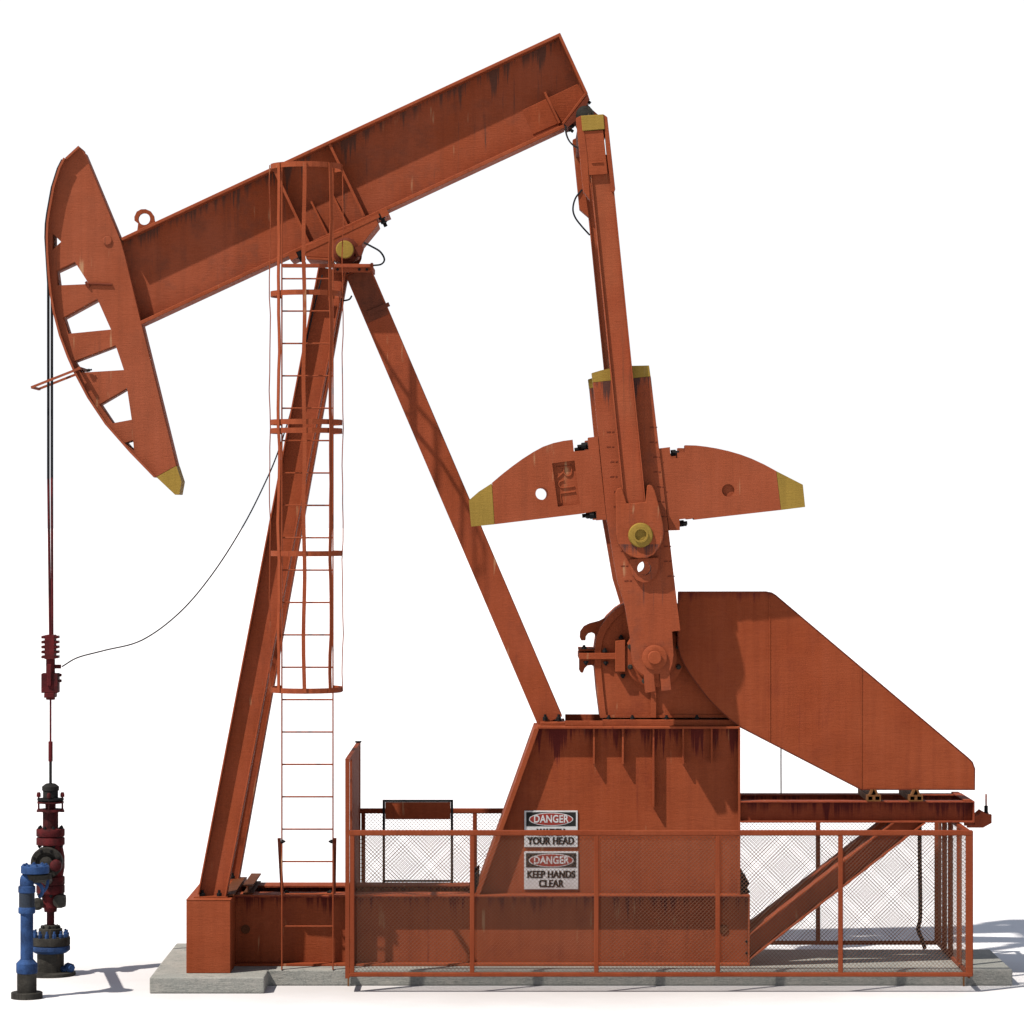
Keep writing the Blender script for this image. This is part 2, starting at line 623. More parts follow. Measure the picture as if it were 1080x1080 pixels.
# flanges as px quads converted at the front edge plane
def strip(mb, a, b, t, y0, y1, ref, side=1):
    p, q = P(a[0], a[1], ref), P(b[0], b[1], ref)
    d = (q - p).normalized()
    nrm = Vector((-d.z, 0, d.x)) * side
    mb.poly([(p.x, p.z), (q.x, q.z), (q.x + nrm.x * t, q.z + nrm.z * t), (p.x + nrm.x * t, p.z + nrm.z * t)], y0, y1)
m = MB()
strip(m, (127.5, 250.8), (590.5, 34.5), .03, -FL, FL, -FL, -1)
m.build('top_flange', M['paint_beam'], PJ, bevel=.004)
m = MB()
strip(m, (147, 339.0), (594.5, 131), .034, -FL, FL, -FL, -1)
bf = m.build('bottom_flange', M['paint_beam'], PJ, bevel=.004)
m = MB()
strip(m, (590.7, 34.5), (620, 98.5), .026, -FL - .003, FL + .003, -FL, -1)
m.build('end_plate', M['paint_beam'], PJ, bevel=.003)
m = MB()
strip(m, (620.2, 98.5), (594.7, 131.5), .026, -FL - .001, FL + .001, -FL, -1)
m.build('end_plate', M['paint_beam'], PJ, bevel=.004)
for (a_, b_, w_) in (((348, 153), (384.5, 229), .024), ((290.2, 181), (326, 257), .024), ((328.5, 213), (345.6, 248), .018),
                     ((349.8, 203.5), (366.6, 238.3), .018), ((574.4, 98), (590, 130.5), .020)):
    m = MB()
    for s_ in (-1, 1):
        p, q = P(a_[0], a_[1], -.1), P(b_[0], b_[1], -.1)
        d = (q - p).normalized()
        nn = Vector((-d.z, 0, d.x))
        y0, y1 = sorted((s_ * .0095, s_ * (FL - .015)))
        m.poly([((p - nn * w_ / 2).x, (p - nn * w_ / 2).z), ((q - nn * w_ / 2).x, (q - nn * w_ / 2).z),
                ((q + nn * w_ / 2).x, (q + nn * w_ / 2).z), ((p + nn * w_ / 2).x, (p + nn * w_ / 2).z)], y0, y1)
    m.build('stiffener', M['paint_beam'], PJ)
m = MB()
m.pxpoly([(551, 116), (609, 88.5), (616.5, 99.5), (593.5, 128), (562, 142)], -.017, -.0095, ref=-.02)
m.build('doubler_plate', M['paint_beam'], PJ, bevel=.003)
# lifting ring
me = curve_mesh(pxs([(145, 244), (146, 236), (142.2, 233), (142, 229), (144.5, 223.5), (149, 221), (154, 220.8), (159, 223), (162.5, 228), (163.2, 233), (166.5, 237)], 0),
                [circle(wx(152.4), wz(231.2), 6.3 / 111.5, 20)], -.03, .03)
finish(me, 'lifting_ring', M['paint_beam'], PJ)

# ---- saddle bearing ------------------------------------------------
m = MB()
m.pxpoly([(322, 258.5), (396.3, 228.5), (399, 236.5), (381.5, 258), (376, 270), (364, 275.2), (352.6, 275), (350, 272), (322.5, 271)], -.26, .26)
m.pxpoly([(322.5, 271.2), (350, 272.2), (350, 275), (323.5, 273.5)], -.30, .30, ref=-.3)
saddle = m.build('saddle', M['paint_beam'], PJ, bevel=.004)
m = MB()
m.pxpoly([(318, 263), (399, 225.3), (400.5, 229), (320, 267)], -.265, .265, ref=-.265)
m.build('saddle_plate', M['paint_beam'], saddle)
m = MB()
m.lathe([(.125, 0), (.125, .04), (.09, .06), (.085, .16), (.078, .17)], P(365, 265, -.26) + Vector((0, 0, 0)), (0, -1, 0), 28)
m.build('bearing_housing', M['paint_dark'], saddle, smooth=True)
m = MB()
m.lathe([(.125, 0), (.125, .04), (.09, .06), (.085, .16), (.078, .17)], P(365, 265, -.26) + Vector((0, .52, 0)), (0, 1, 0), 28)
m.build('bearing_housing', M['paint_dark'], saddle, smooth=True)
m = MB()
m.lathe([(.083, -.01), (.083, .02), (.076, .028)], P(363.7, 263.2, -.435), (0, -1, 0), 32)
m.build('bearing_cap', M['yellow'], saddle, smooth=True)
m = MB()
m.pxpoly([(373, 262), (381.5, 257.5), (383.5, 262.5), (381, 269.5), (376, 271)], -.36, -.27, ref=-.36)
m.build('clamp_lug', M['paint_dark'], saddle)
for (px, py) in ((400.8, 229.8), (313.8, 270.2)):
    for yy in (-.22, .22):
        b = MB()
        c0 = P(px, py, -.25)
        c0.y = yy
        b.bolt(c0 + Vector((0, 0, .04)), (.42, 0, -.9), .036, .07)
        b.build('bolt', M['black'], saddle)
for (px, py) in ((405.2, 224.6), (309, 269.6)):
    b = MB()
    c0 = P(px, py, -.25)
    b.obox(c0 + Vector((-.035, 0, -.016)), c0 + Vector((.035, 0, .016)), (0, 1, 0), (-.42, 0, .9), -.02, .52, -.035, .035)
    b.build('stop_block', M['paint_beam'], saddle)

# ---- horse head ----------------------------------------------------
HH = .17
outer = [(82.3, 154.6), (88, 160), (108, 208), (127, 254), (131.5, 270), (146, 330), (185.7, 491), (164.4, 503), (138.5, 476.3), (112.6, 446.7),
         (94, 418.9), (80.2, 393), (72.8, 376.3), (64.4, 354), (58, 330), (54.5, 310), (52.5, 290), (51, 268), (50.6, 250), (51.2, 236), (52.5, 225), (57.5, 197.5),
         (63.8, 177.5), (68.8, 167.5)]
holes = [[(55.2, 246), (64.5, 255), (55.2, 263.5)],
         [(58.5, 285.5), (78.8, 276), (93.8, 299.5), (60.5, 301)],
         [(66, 335), (102.5, 315), (117, 347.5), (71.5, 352)],
         [(77, 381), (121.9, 364), (130.6, 390.2), (84.8, 393)],
         [(104.5, 426.3), (133.9, 409), (138.9, 442.6), (118, 446.5)],
         [(131, 467), (140.4, 464), (141.3, 475.4)]]
me = curve_mesh(pxs(outer, -HH), [pxs(h, -HH) for h in holes], -HH, HH)
M['paint_head'] = paint('horse_head_paint', srgb(158, 80, 51), srgb(167, 90, 62), srgb(92, 62, 50), seed=23, grime=.4)
hh = finish(me, 'horse_head', M['paint_head'], PJ)
m = MB()
m.pxpoly([(164.9, 503.2), (186, 491.3), (191.5, 508), (189, 521.8), (184.6, 521.8)], -HH, HH)
m.build('head_tip', M['yellow'], hh)
# curved track plate, wider than the head
arc = [(68.4, 167.2), (63.3, 177.3), (57, 197.3), (52, 225), (50.6, 236), (50, 250), (50.4, 268), (51.9, 290), (53.9, 310), (57.4, 330), (63.8, 354.3), (72.2, 376.7),
       (79.6, 393.4), (93.4, 419.4), (112, 447.2), (138, 476.8), (163.6, 503.2)]
m = MB()
W_ = .245
vs, fs = [], []
for i, (a_, b_) in enumerate(arc):
    p = P(a_, b_, -HH)
    p0 = P(*arc[max(0, i - 1)], -HH)
    p1 = P(*arc[min(len(arc) - 1, i + 1)], -HH)
    d = (p1 - p0).normalized()
    nn = Vector((-d.z, 0, d.x))
    if nn.x > 0:
        nn = -nn
    for (off, y) in ((0.006, -W_), (-.014, -W_), (-.014, W_), (0.006, W_)):
        vs.append((p.x - nn.x * off * -1, y, p.z - nn.z * off * -1))
    if i:
        o_ = (i - 1) * 4
        for j in range(4):
            j2 = (j + 1) % 4
            fs.append((o_ + j, o_ + j2, o_ + 4 + j2, o_ + 4 + j))
fs += [(3, 2, 1, 0), tuple(range(len(vs) - 4, len(vs)))]
m.add(vs, fs)
tp = m.build('track_plate', M['paint_head'], hh)
bm = bmesh.new()
bm.from_mesh(tp.data)
bmesh.ops.recalc_face_normals(bm, faces=bm.faces)
bm.to_mesh(tp.data)
bm.free()
m = MB()
strip(m, (82.5, 153.6), (68.5, 166.5), .02, -.23, .23, -.23, 1)
m.build('top_plate', M['paint_head'], hh)
m = MB()
m.lathe([(.044, 0), (.044, .012), (.036, .016)], P(113.2, 253.8, -HH), (0, -1, 0), 20)
m.build('hinge_pin', M['paint_head'], hh)
m = MB()
m.cyl(P(90, 299.2, -HH - .01), P(118, 300.2, -HH - .01), .012, 8)
m.cyl(P(90.5, 297, -HH - .01), P(94, 303, -HH - .01), .012, 8)
m.build('lock_bar', M['paint_dark'], hh)
# cable guide fork
m = MB()
A_, B_ = P(32.8, 408.6, -.24), P(84, 388.5, -.24)
for y in (-.24, .24):
    m.bar((A_.x, y, A_.z), (B_.x, y, B_.z), .022, .022)
m.bar((A_.x + .01, -.25, A_.z), (A_.x + .01, .25, A_.z), .022, .022)
m.bar((B_.x, -.29, B_.z), (B_.x, .29, B_.z), .026)
m.build('cable_guide', M['paint_head'], hh)
m = MB()
m.bolt((B_.x + .06, -.2, B_.z - .02), (1, 0, .2), .016, .04)
m.build('bolt', M['black'], hh)

# ---- bridle cables, carrier, polished rod --------------------------
XW = wx(53.3)
XC = wx(51.2, -.11)
for y in (-.125, .125):
    m = MB()
    pts = []
    for (a_, b_) in [(50.2, 250), (50.6, 236), (52, 225), (57, 197.3), (63.3, 177.3), (68, 168)]:
        p = P(a_, b_, -HH)
        pts.append((p.x - .025, y, p.z))
    pts = [(XC, y, wz(505)), (XC, y, wz(300))] + pts
    m.tube(pts, .013, 8)
    m.build('bridle_cable', M['rubber'], PJ, smooth=True)
    m = MB()
    m.cyl((XC, y, wz(503)), (XC + .012, y * .55, wz(690)), .0125, 10)
    m.build('cable_socket', M['maroon'], PJ, smooth=True)
m = MB()
zt, zb = wz(669.6), wz(694.8)
m.box(XW - .045, XW + .045, -.09, .09, zb, zt)
for i in range(5):
    z = zt - .02 - i * (zt - zb - .02) / 4.4
    m.box(XW - .078, XW + .078, -.07, .07, z - .012, z + .012)
    for s_ in (-1, 1):
        m.bolt((XW + .055 * s_, -.07, z), (0, -1, 0), .014, .02)
clampo = m.build('carrier_clamp', M['maroon'], PJ)
m = MB()
m.cyl((XW, 0, wz(738)), (XW, 0, wz(695)), .043, 16)
m.box(XW - .078, XW + .078, -.08, .08, wz(730.5), wz(710))
m.box(XW - .05, XW + .05, -.09, .09, wz(735.5), wz(730.5))
for py in (712, 718):
    m.cyl((XW + .078, 0, wz(py)), (XW + .105, 0, wz(py)), .016, 8)
m.cyl((XW + .04, 0, wz(703)), (XW + .1, 0, wz(703)), .02, 10)
m.box(XW - .02, XW + .02, -.1, -.08, wz(723), wz(700))
m.build('load_cell', M['maroon'], PJ, bevel=.004)
m = MB()
m.cyl((XW, 0, wz(783)), (XW, 0, wz(738)), .0095, 10)
m.cyl((XW, 0, wz(803)), (XW, 0, wz(782)), .021, 12)
m.build('polished_rod', M['maroon'], PJ, smooth=True)
m = MB()
m.cyl((XW, 0, wz(832)), (XW, 0, wz(803)), .014, 10)
m.build('rod_stem', M['black'], PJ, smooth=True)

M['wrist'] = paint('wrist_paint', RED_A, RED_B, srgb(60, 52, 54), drips=(wz(574, -.98), 0), drip_len=.30, seed=61)
# ---- equalizer -----------------------------------------------------
YA = -.98
m = MB()
m.box(wx(611, -.9), wx(638, -.9), YA + .10, -YA - .10, wz(146, -.9), wz(122.5, -.9))
m.pxpoly([(607.8, 126.3), (616.4, 108), (619.3, 111), (631, 121), (631, 128), (607.8, 128)], -.2, .2, ref=-.2)
eq = m.build('equalizer_beam', M['paint_dark'], PJ, bevel=.004)
m = MB()
m.pxpoly([(595.5, 130.8), (620, 99.5), (621.5, 104), (618, 112), (609, 126), (599, 134)], -.24, .24)
m.build('bearing_seat', M['paint_dark'], eq)
m = MB()
m.cyl(P(617, 121, -.34), P(617, 121, -.34) + Vector((0, .68, 0)), .085, 20)
m.cyl(P(618, 119.5, -.36), P(618, 119.5, -.34), .05, 16)
m.build('bearing', M['greysteel'], eq, smooth=True)
for (px, py) in ((616.5, 104), (599, 129)):
    for yy in (-.2, .2):
        b = MB()
        c0 = P(px, py, -.22)
        c0.y = yy
        b.bolt(c0, (.8, 0, -.6), .03, .055)
        b.build('bolt', M['black'], eq)
for sgn in (-1, 1):
    def yr(a_, b_):
        return (a_, b_) if sgn < 0 else (-b_, -a_)
    m = MB()
    m.pxpoly([(612.8, 122), (636.5, 120.4), (637.8, 136), (614.2, 138)], *yr(-1.0, -.86), ref=-1.0)
    m.build('end_cap', M['yellow'], eq, bevel=.004)
    m = MB()
    m.pxpoly([(607.6, 124.5), (613.2, 121.8), (616.3, 138.5), (619.8, 165), (622.3 + (3.5 if sgn > 0 else 0), 211), (615.4, 202)], *yr(-.99, -.84), ref=-.99)
    m.pxpoly([(636.4, 120.4), (640.6, 123.5), (649, 200), (646.9, 202.5), (645, 202), (640.3, 165)], *yr(-.99, -.84), ref=-.99)
    m.build('hanger_plate', M['paint'], eq, bevel=.003)
    m = MB()
    m.pxpoly([(616.2, 138.3), (636.2, 137.2), (641, 183.4), (621.2, 184.8)], *yr(-.985, -.95), ref=-.985)
    m.pxpoly([(623.5, 171), (636, 170.3), (636.2, 171.6), (623.8, 172.3)], *yr(-.997, -.985), ref=-.99)
    m.build('front_panel', M['paint'], eq, bevel=.003)
    # pitman arm
    p0, p1 = P(669.5, 532, -.93), P(632.2, 184 - 20, -.93)
    p0.y = p1.y = -.92 * -sgn * -1
    a = (p1 - p0).normalized()
    wd = a.cross(Vector((0, 1, 0))).normalized()
    m = MB()
    m.ibeam(p0, p1, wd, .202, (0, 1, 0), .105, .055, .010, web_off=0.0)
    arm = m.build('pitman_arm', paint('pitman_paint' + ('' if sgn < 0 else '_far'), srgb(160, 76, 46), srgb(170, 90, 58), srgb(110, 68, 50), seed=29, grime=.5), PJ, bevel=.002)
    m = MB()
    m.pxpoly([(649.3, 520), (651, 515.3), (655.8, 513.8), (661, 531), (681, 529.5), (682.5, 512), (685, 511), (688, 512.4), (690.8, 518), (694.6, 532), (699.4, 553), (700, 562),
              (698.9, 569.5), (695.8, 577), (689.5, 585), (682, 588.7), (673, 589), (665, 586.7), (658, 582), (652.5, 574), (650.2, 564), (650, 540)], *yr(-.985, -.852), ref=-.985)
    m.build('wrist_block', M['wrist'], arm, bevel=.008, segs=2)
    m = MB()
    c0 = P(675.6, 564.4, -.985)
    if sgn > 0:
        c0.y = .985
    m.lathe([(.114, 0), (.114, .012), (.104, .03), (.068, .034), (.068, .05), (.054, .05), (.05, .022), (.0, .02)], c0, (0, sgn, 0), 32, closed=False)
    m.build('wrist_pin', M['yellow'], arm, smooth=True)

# ---- cranks and counterweights -------------------------------------
M['paint_crank'] = paint('crank_paint', srgb(157, 77, 47), srgb(165, 87, 58), srgb(62, 54, 54), drips=(wz(397, -.84) - .0, 0), drip_len=.6, seed=31, grime=.8)
M['recess'] = M['paint_dark']
M['paint_cw'] = paint('counterweight_paint', srgb(157, 78, 48), srgb(165, 86, 57), srgb(106, 62, 48), seed=37, grime=.3)
for sgn in (-1, 1):
    def yr(a_, b_):
        return (a_, b_) if sgn < 0 else (-b_, -a_)
    crank_out = [(625.6, 403.4), (686.4, 397), (712.2, 620), (717.5, 665), (708.8, 666), (710.3, 690), (709, 700), (706, 709), (707.8, 727.6), (697.6, 728.6), (696, 710.5),
                 (689.3, 710.5), (691, 729), (681, 730.7), (679, 711.8), (672, 706.5), (667.8, 700.6), (666, 690), (665.7, 678), (659.4, 640), (651.5, 614), (640, 548)]
    me = curve_mesh(pxs(crank_out, -.84), [circle(wx(679.4, -.84), wz(599.4, -.84), .064, 24)], *yr(-.84, -.66))
    m = MB()
    absorb(m, me)
    m2 = curve_mesh(pxs([(664.3, 590), (694.5, 588), (694.2, 600), (691, 608), (684, 613.6), (678, 614.3), (671, 611.5), (666, 605), (664.5, 598)], -.84),
                    [circle(wx(679.4, -.84), wz(599.4, -.84), .064, 24)], *yr(-.885, -.84))
    absorb(m, m2)
    # scale marks along both edges
    for i in range(11):
        if sgn > 0:
            break
        for (bx, by) in ((638, 456 - .7), (683.5, 451 - .7)):
            t = i * 15.7
            if by + t > 640:
                continue
            px, py = bx + t * .118 + (0 if i % 2 else 2), by + t
            for (dx, w_) in ((0, 4.2), (5.6, 2.2)):
                m.pxpoly([(px + dx, py), (px + dx + w_, py - .3), (px + dx + w_, py + .8), (px + dx, py + 1.1)], -.8425, -.84, ref=-.84, m=1)
    crank = m.build('crank', [M['paint_crank'], M['paint_dark']], PJ)
    m = MB()
    m.pxpoly([(624.2, 393.4), (634, 390.5), (648, 387.5), (664, 385.8), (684.6, 385.4), (686.2, 396.8), (625.4, 403.2)], *yr(-.84, -.66), ref=-.84)
    m.build('crank_tip', M['yellow'], crank)
    m = MB()
    c0 = P(690.3, 693.4, -.84)
    if sgn > 0:
        c0.y = .84
    m.lathe([(.116, 0), (.116, .02), (.108, .026), (.064, .026), (.064, .055), (.056, .062)], c0, (0, sgn, 0), 32)
    m.build('hub_cap', M['paint'], crank, smooth=True)
    # left weight
    lo = [(518.9, 509.2), (529, 500.6), (540.2, 491.8), (551, 484), (561.9, 477), (572.5, 471.2), (583.5, 467.3), (594, 465), (604, 463.7), (605.2, 476), (620.8, 474.7), (620.4, 461.5), (630.3, 460.3), (639.6, 548), (629.3, 548.8),
          (629, 539), (612.4, 542), (521.8, 553)]
    lt = [(494.4, 527.7), (505, 518.5), (518.5, 509.8), (521.4, 553.1), (496.9, 555.4)]
    rect = [(582.3, 488.6), (605.9, 485.6), (611.7, 531.8), (588.3, 534.4)]
    hole = circle(wx(571.5, -.82), wz(520.5, -.82), .058, 20)
    m = MB()
    absorb(m, curve_mesh(pxs(lo, -.82), [pxs(rect, -.82), hole], *yr(-.82, -.78)))
    absorb(m, curve_mesh(pxs(lo, -.82), [hole], *yr(-.78, -.56)))
    cw = m.build('counterweight', M['paint_cw'], PJ)
    m = MB()
    m.pxpoly(lt, *yr(-.82, -.56), ref=-.82)
    m.build('weight_tip', M['yellow'], cw)
    if sgn < 0:
        c0 = P(596.6, 509.5, -.79)
        dn = Vector((wx(588.3, -.82) - wx(582.3, -.82), 0, wz(534.4, -.82) - wz(488.6, -.82))).normalized()   # reading direction
        rt_ = Vector((-dn.z, 0, dn.x))                                                                       # top of the letters
        org = P(582.3, 488.6, -.82)
        org.y = -.785
        def arcp(u, v, ru, rv, a0, a1, n_=8):
            return [(u + ru * math.cos(math.radians(a0 + (a1 - a0) * t / n_)), v + rv * math.sin(math.radians(a0 + (a1 - a0) * t / n_))) for t in range(n_ + 1)]
        m = MB()
        strokes = [[(.045, .032), (.045, .178)], [(.045, .172), (.08, .172)] + arcp(.09, .135, .042, .037, 90, -90) + [(.045, .098)], [(.09, .098), (.135, .034)],
                   [(.232, .178), (.232, .07)] + arcp(.200, .07, .032, .034, 0, -180) + [(.168, .088)],
                   [(.28, .178), (.28, .038), (.365, .038)]]
        for st_ in strokes:
            pts_ = [org + dn * (u * 1.02) + rt_ * v for u, v in st_]
            m.tube(pts_, .0075, 6)
        m.build('lettering', M['paint_cw'], cw)
    for (px, py, ax) in ((616, 470, -1), (624.5, 543, -1)):
        b = MB()
        c0 = P(px + 4, py, -.74)
        c0.y *= -sgn
        b.bolt(c0, (ax, 0, -.12), .038, .075)
        b.cyl(c0 + Vector((-.06, -.05, .0)), c0 + Vector((-.02, -.05, 0)), .03, 6)
        b.build('bolt', M['black'], cw)
    # right weight
    ro = [(695, 472.9), (706.6, 471.5), (707.2, 483.8), (714.5, 483), (714.2, 477.5), (722.8, 476.5), (722.9, 469.5), (734, 469.8), (744.4, 471), (756, 472.9), (768.5, 475.7), (781, 479.3), (793, 483.8), (806, 489.8), (818.6, 496.7),
          (823.6, 537.9), (732.4, 548.2), (731.5, 546.3), (716.6, 547.8), (717.2, 559.3), (705.9, 559.6)]
    rt = [(818.9, 496.9), (846.8, 511.2), (849.2, 534.7), (823.9, 537.9)]
    disc = circle(wx(768, -.82), wz(517.2, -.82), .058, 20)
    m = MB()
    absorb(m, curve_mesh(pxs(ro, -.82), [disc], *yr(-.82, -.79)))
    m.poly(pxs(ro, -.82), *yr(-.79, -.56))
    cw = m.build('counterweight', M['paint_cw'], PJ)
    m = MB()
    m.pxpoly(rt, *yr(-.82, -.56), ref=-.82)
    m.build('weight_tip', M['yellow'], cw)
    for (px, py, ax) in ((707.5, 478, 1), (716, 552.3, 1)):
        b = MB()
        c0 = P(px, py, -.74)
        c0.y *= -sgn
        b.bolt(c0, (ax, 0, .1), .034, .06)
        b.cyl(c0 + Vector((.04, -.04, .0)), c0 + Vector((.07, -.04, 0)), .026, 6)
        b.build('bolt', M['black'], cw)

# ---- gearbox -------------------------------------------------------
gb = [(633, 757), (629.5, 730), (627.2, 705), (627.2, 684), (629, 672), (633.5, 661), (641, 650.5), (650, 642), (662, 634.5), (680, 629.5), (700, 629.5), (722, 640), (740, 658), (757, 690), (768, 730), (773, 757)]
cx_, cy_ = 694, 700
inn = [(cx_ + (a_ - cx_) * .9, min(756.5, cy_ + (b_ - cy_) * .9)) for a_, b_ in gb[1:-1]]
m = MB()
m.pxpoly(gb, -.27, .27)
gbo = m.build('gearbox', M['paint_dark'] if False else M['paint'], PJ, bevel=.01)
m = MB()
absorb(m, curve_mesh(pxs(gb, -.29), [pxs([(639, 754)] + inn[:] + [(764, 754)], -.29)], -.29, -.27))
absorb(m, curve_mesh(pxs(gb, -.29), [pxs([(639, 754)] + inn[:] + [(764, 754)], -.29)], .27, .29))
m.build('housing_rim', M['paint'], gbo)
for sgn in (-1, 1):
    m = MB()
    c0 = P(690.3, 693, -.40)
    m.lathe([(.285, 0), (.285, .06), (.26, .075), (.21, .075), (.21, .10), (.15, .12), (.13, .39)], (c0.x, .275 * sgn, c0.z), (0, sgn, 0), 40)
    br = m.build('bearing_housing', M['paint'], gbo, smooth=True)
    for k in range(8):
        t = math.radians(22.5 + 45 * k)
        b = MB()
        b.bolt((c0.x + .245 * math.cos(t), .345 * sgn, c0.z + .245 * math.sin(t)), (0, sgn, 0), .026, .04)
        b.build('bolt', M['greysteel'], br)
m = MB()
m.box(wx(610.6, -.33), wx(650, -.33), -.33, .33, wz(695.3, -.33), wz(688.8, -.33))
m.pxpoly([(649, 676), (659.5, 675), (659.5, 708.5), (649, 708.5)], -.37, -.275, ref=-.37)
m.pxpoly([(610.8, 688), (610.8, 706.5), (612.5, 709.5), (615, 709.5), (616.5, 705), (619.5, 702), (624, 701.5), (628, 704), (628, 688)], -.05, .05, ref=-.05)
m.box(wx(610.6, -.33), wx(627, -.33), -.25, .25, wz(687.2, -.33), wz(684.6, -.33))
fl = m.build('split_flange', M['paint'], gbo, bevel=.003)
for (px, py, up) in ((616, 684.7, 1), (638, 688, 1), (618, 697, -1), (639, 697.5, -1), (657, 711, -1), (655, 674, 1)):
    b = MB()
    b.bolt(P(px, py, -.3), (0, 0, up), .026, .03)
    b.build('bolt', M['black'], fl)
m = MB()
m.pxpoly([(641, 650), (632, 655), (622, 657.5), (616, 660.5), (612, 666), (611.5, 672), (613, 675.5), (617.5, 675.5), (618, 671), (620.5, 668), (624, 667), (627, 668.5), (628.5, 674), (640, 680)], -.05, .05, ref=-.05)
m.build('lifting_hook', M['paint'], gbo, bevel=.004)
m = MB()
m.box(wx(686.5, -.33), wx(692, -.33), -.315, -.275, wz(757, -.33), wz(722, -.33))
m.build('rib', M['paint'], gbo)
for px in (642, 667, 703, 735):
    b = MB()
    b.bolt(P(px, 758.5, -.34), (0, 0, 1), .022, .03)
    b.build('bolt', M['black'], gbo)

# ---- pedestal ------------------------------------------------------
M['paint_ped'] = paint('pedestal_paint', RED_A, RED_B, STAIN, drips=(ZP - .03, 0), drip_len=.55, seed=41)
YP = -.45
zpt = ZP - .022
xr = wx(779, YP)
m = MB()
p_tl = (wx(568.5, YP), ZP - .022)
p_bl = (wx(506, YP), ZS + .001)
m.poly([p_tl, (xr, ZP - .022), (xr, ZS + .001), p_bl], -.335, -.32)
m.poly([p_tl, (xr, ZP - .022), (xr, ZS + .001), p_bl], .32, .335)
ped = m.build('pedestal', M['paint_ped'], PJ)
m = MB()
m.box(wx(567, YP), wx(780.5, YP), YP - .005, -YP, ZP - .022, ZP)
m.build('top_plate', M['paint'], ped, bevel=.003)
m = MB()
d = Vector((p_tl[0] - p_bl[0], 0, p_tl[1] - p_bl[1])).normalized()
nn = Vector((d.z, 0, -d.x))
m.poly([(p_bl[0], p_bl[1]), (p_tl[0], p_tl[1]), (p_tl[0] - nn.x * .045, p_tl[1] ), (p_bl[0] - nn.x * .045, p_bl[1])], YP, -YP)
m.build('side_flange', M['paint'], ped)
m = MB()
m.box(xr, xr + .016, YP, -YP, ZS + .001, ZP - .022)
m.build('side_flange', M['paint'], ped)
for (px, yb) in ((626.4, 806), (657, 806), (689.4, 851.7), (720.8, 806), (750.8, 805)):
    m = MB()
    m.box(wx(px - .9, YP), wx(px + .9, YP), YP + .03, -.335, wz(yb, YP), ZP - .022)
    m.build('rib', M['paint'], ped)
m = MB()
m.box(wx(636, -.36), wx(778, -.36), -.36, .36, ZP + .0005, ZP + .055)
m.box(wx(570, -.3), wx(596, -.3), -.3, .3, ZP + .0005, ZP + .03)
m.box(wx(596, -.38), wx(636, -.38), -.40, -.385, ZP + .0005, ZP + .05)
m.box(wx(611, -.3), wx(634, -.3), -.3, -.28, ZP + .0005, ZP + .03)
m.box(wx(596, .3), wx(636, .3), .28, .30, ZP + .0005, ZP + .07)
m.build('base_plate', M['paint'], ped, bevel=.003)
# hold-down clamps at the foot of the pedestal
for (x0, sg) in ((xr + .02, 1), (p_bl[0] - .01, -1)):
    for y in (-.28, .3):
        b = MB()
        b.poly([(x0, ZS + .002), (x0 + .10 * sg, ZS + .002), (x0 + .07 * sg, ZS + .05), (x0 + .09 * sg, ZS + .09), (x0 + .05 * sg, ZS + .17), (x0, ZS + .2)], y - .05, y + .05)
        b.build('clamp', M['black'], ped)

# ---- belt guard ----------------------------------------------------
M['paint_guard'] = paint('guard_paint', srgb(151, 70, 38), srgb(160, 80, 48), STAIN, drips=(wz(625.5, -.5), 0), drip_len=.25, seed=47, grime=.35, pale=False)
gd = [(715.3, 624.3), (808, 624.3), (814, 625.5), (818, 628), (1021, 799.5), (1025.5, 804), (1028, 811), (1028.3, 832.7), (908.3, 832.7), (780, 766.3), (768, 757), (756.7, 746.7), (746, 735.5), (736.7, 723.3), (729, 713),
      (723.3, 704), (717.5, 692), (715, 680)]
m = MB()
m.pxpoly(gd, -.41, -.30, ref=-.41)
gdo = m.build('belt_guard', M['paint_guard'], PJ, bevel=.008, segs=2)
m = MB()
for px, y0, y1 in ((811.7, 626, 783), (908.3, 706, 832)):
    m.box(wx(px - .7, -.41), wx(px + .7, -.41), -.416, -.41, wz(y1, -.41), wz(y0, -.41))
    k = int((y1 - y0) / 9)
    for i in range(k):
        m.cyl(P(px + 1.2, y0 + 5 + i * 9, -.414), P(px + 1.2, y0 + 5 + i * 9, -.41), .004, 6)
    m.build('seam', M['paint_guard'], gdo)
    m = MB()
# rolled edge of the guard
m = MB()
for i in range(len(gd)):
    pass
edge = [P(a_, b_, -.41) for a_, b_ in gd]
m.tube([Vector((p.x, -.408, p.z)) for p in edge], .006, 6, closed=True)
m.build('rolled_edge', M['paint_dark'], gdo)

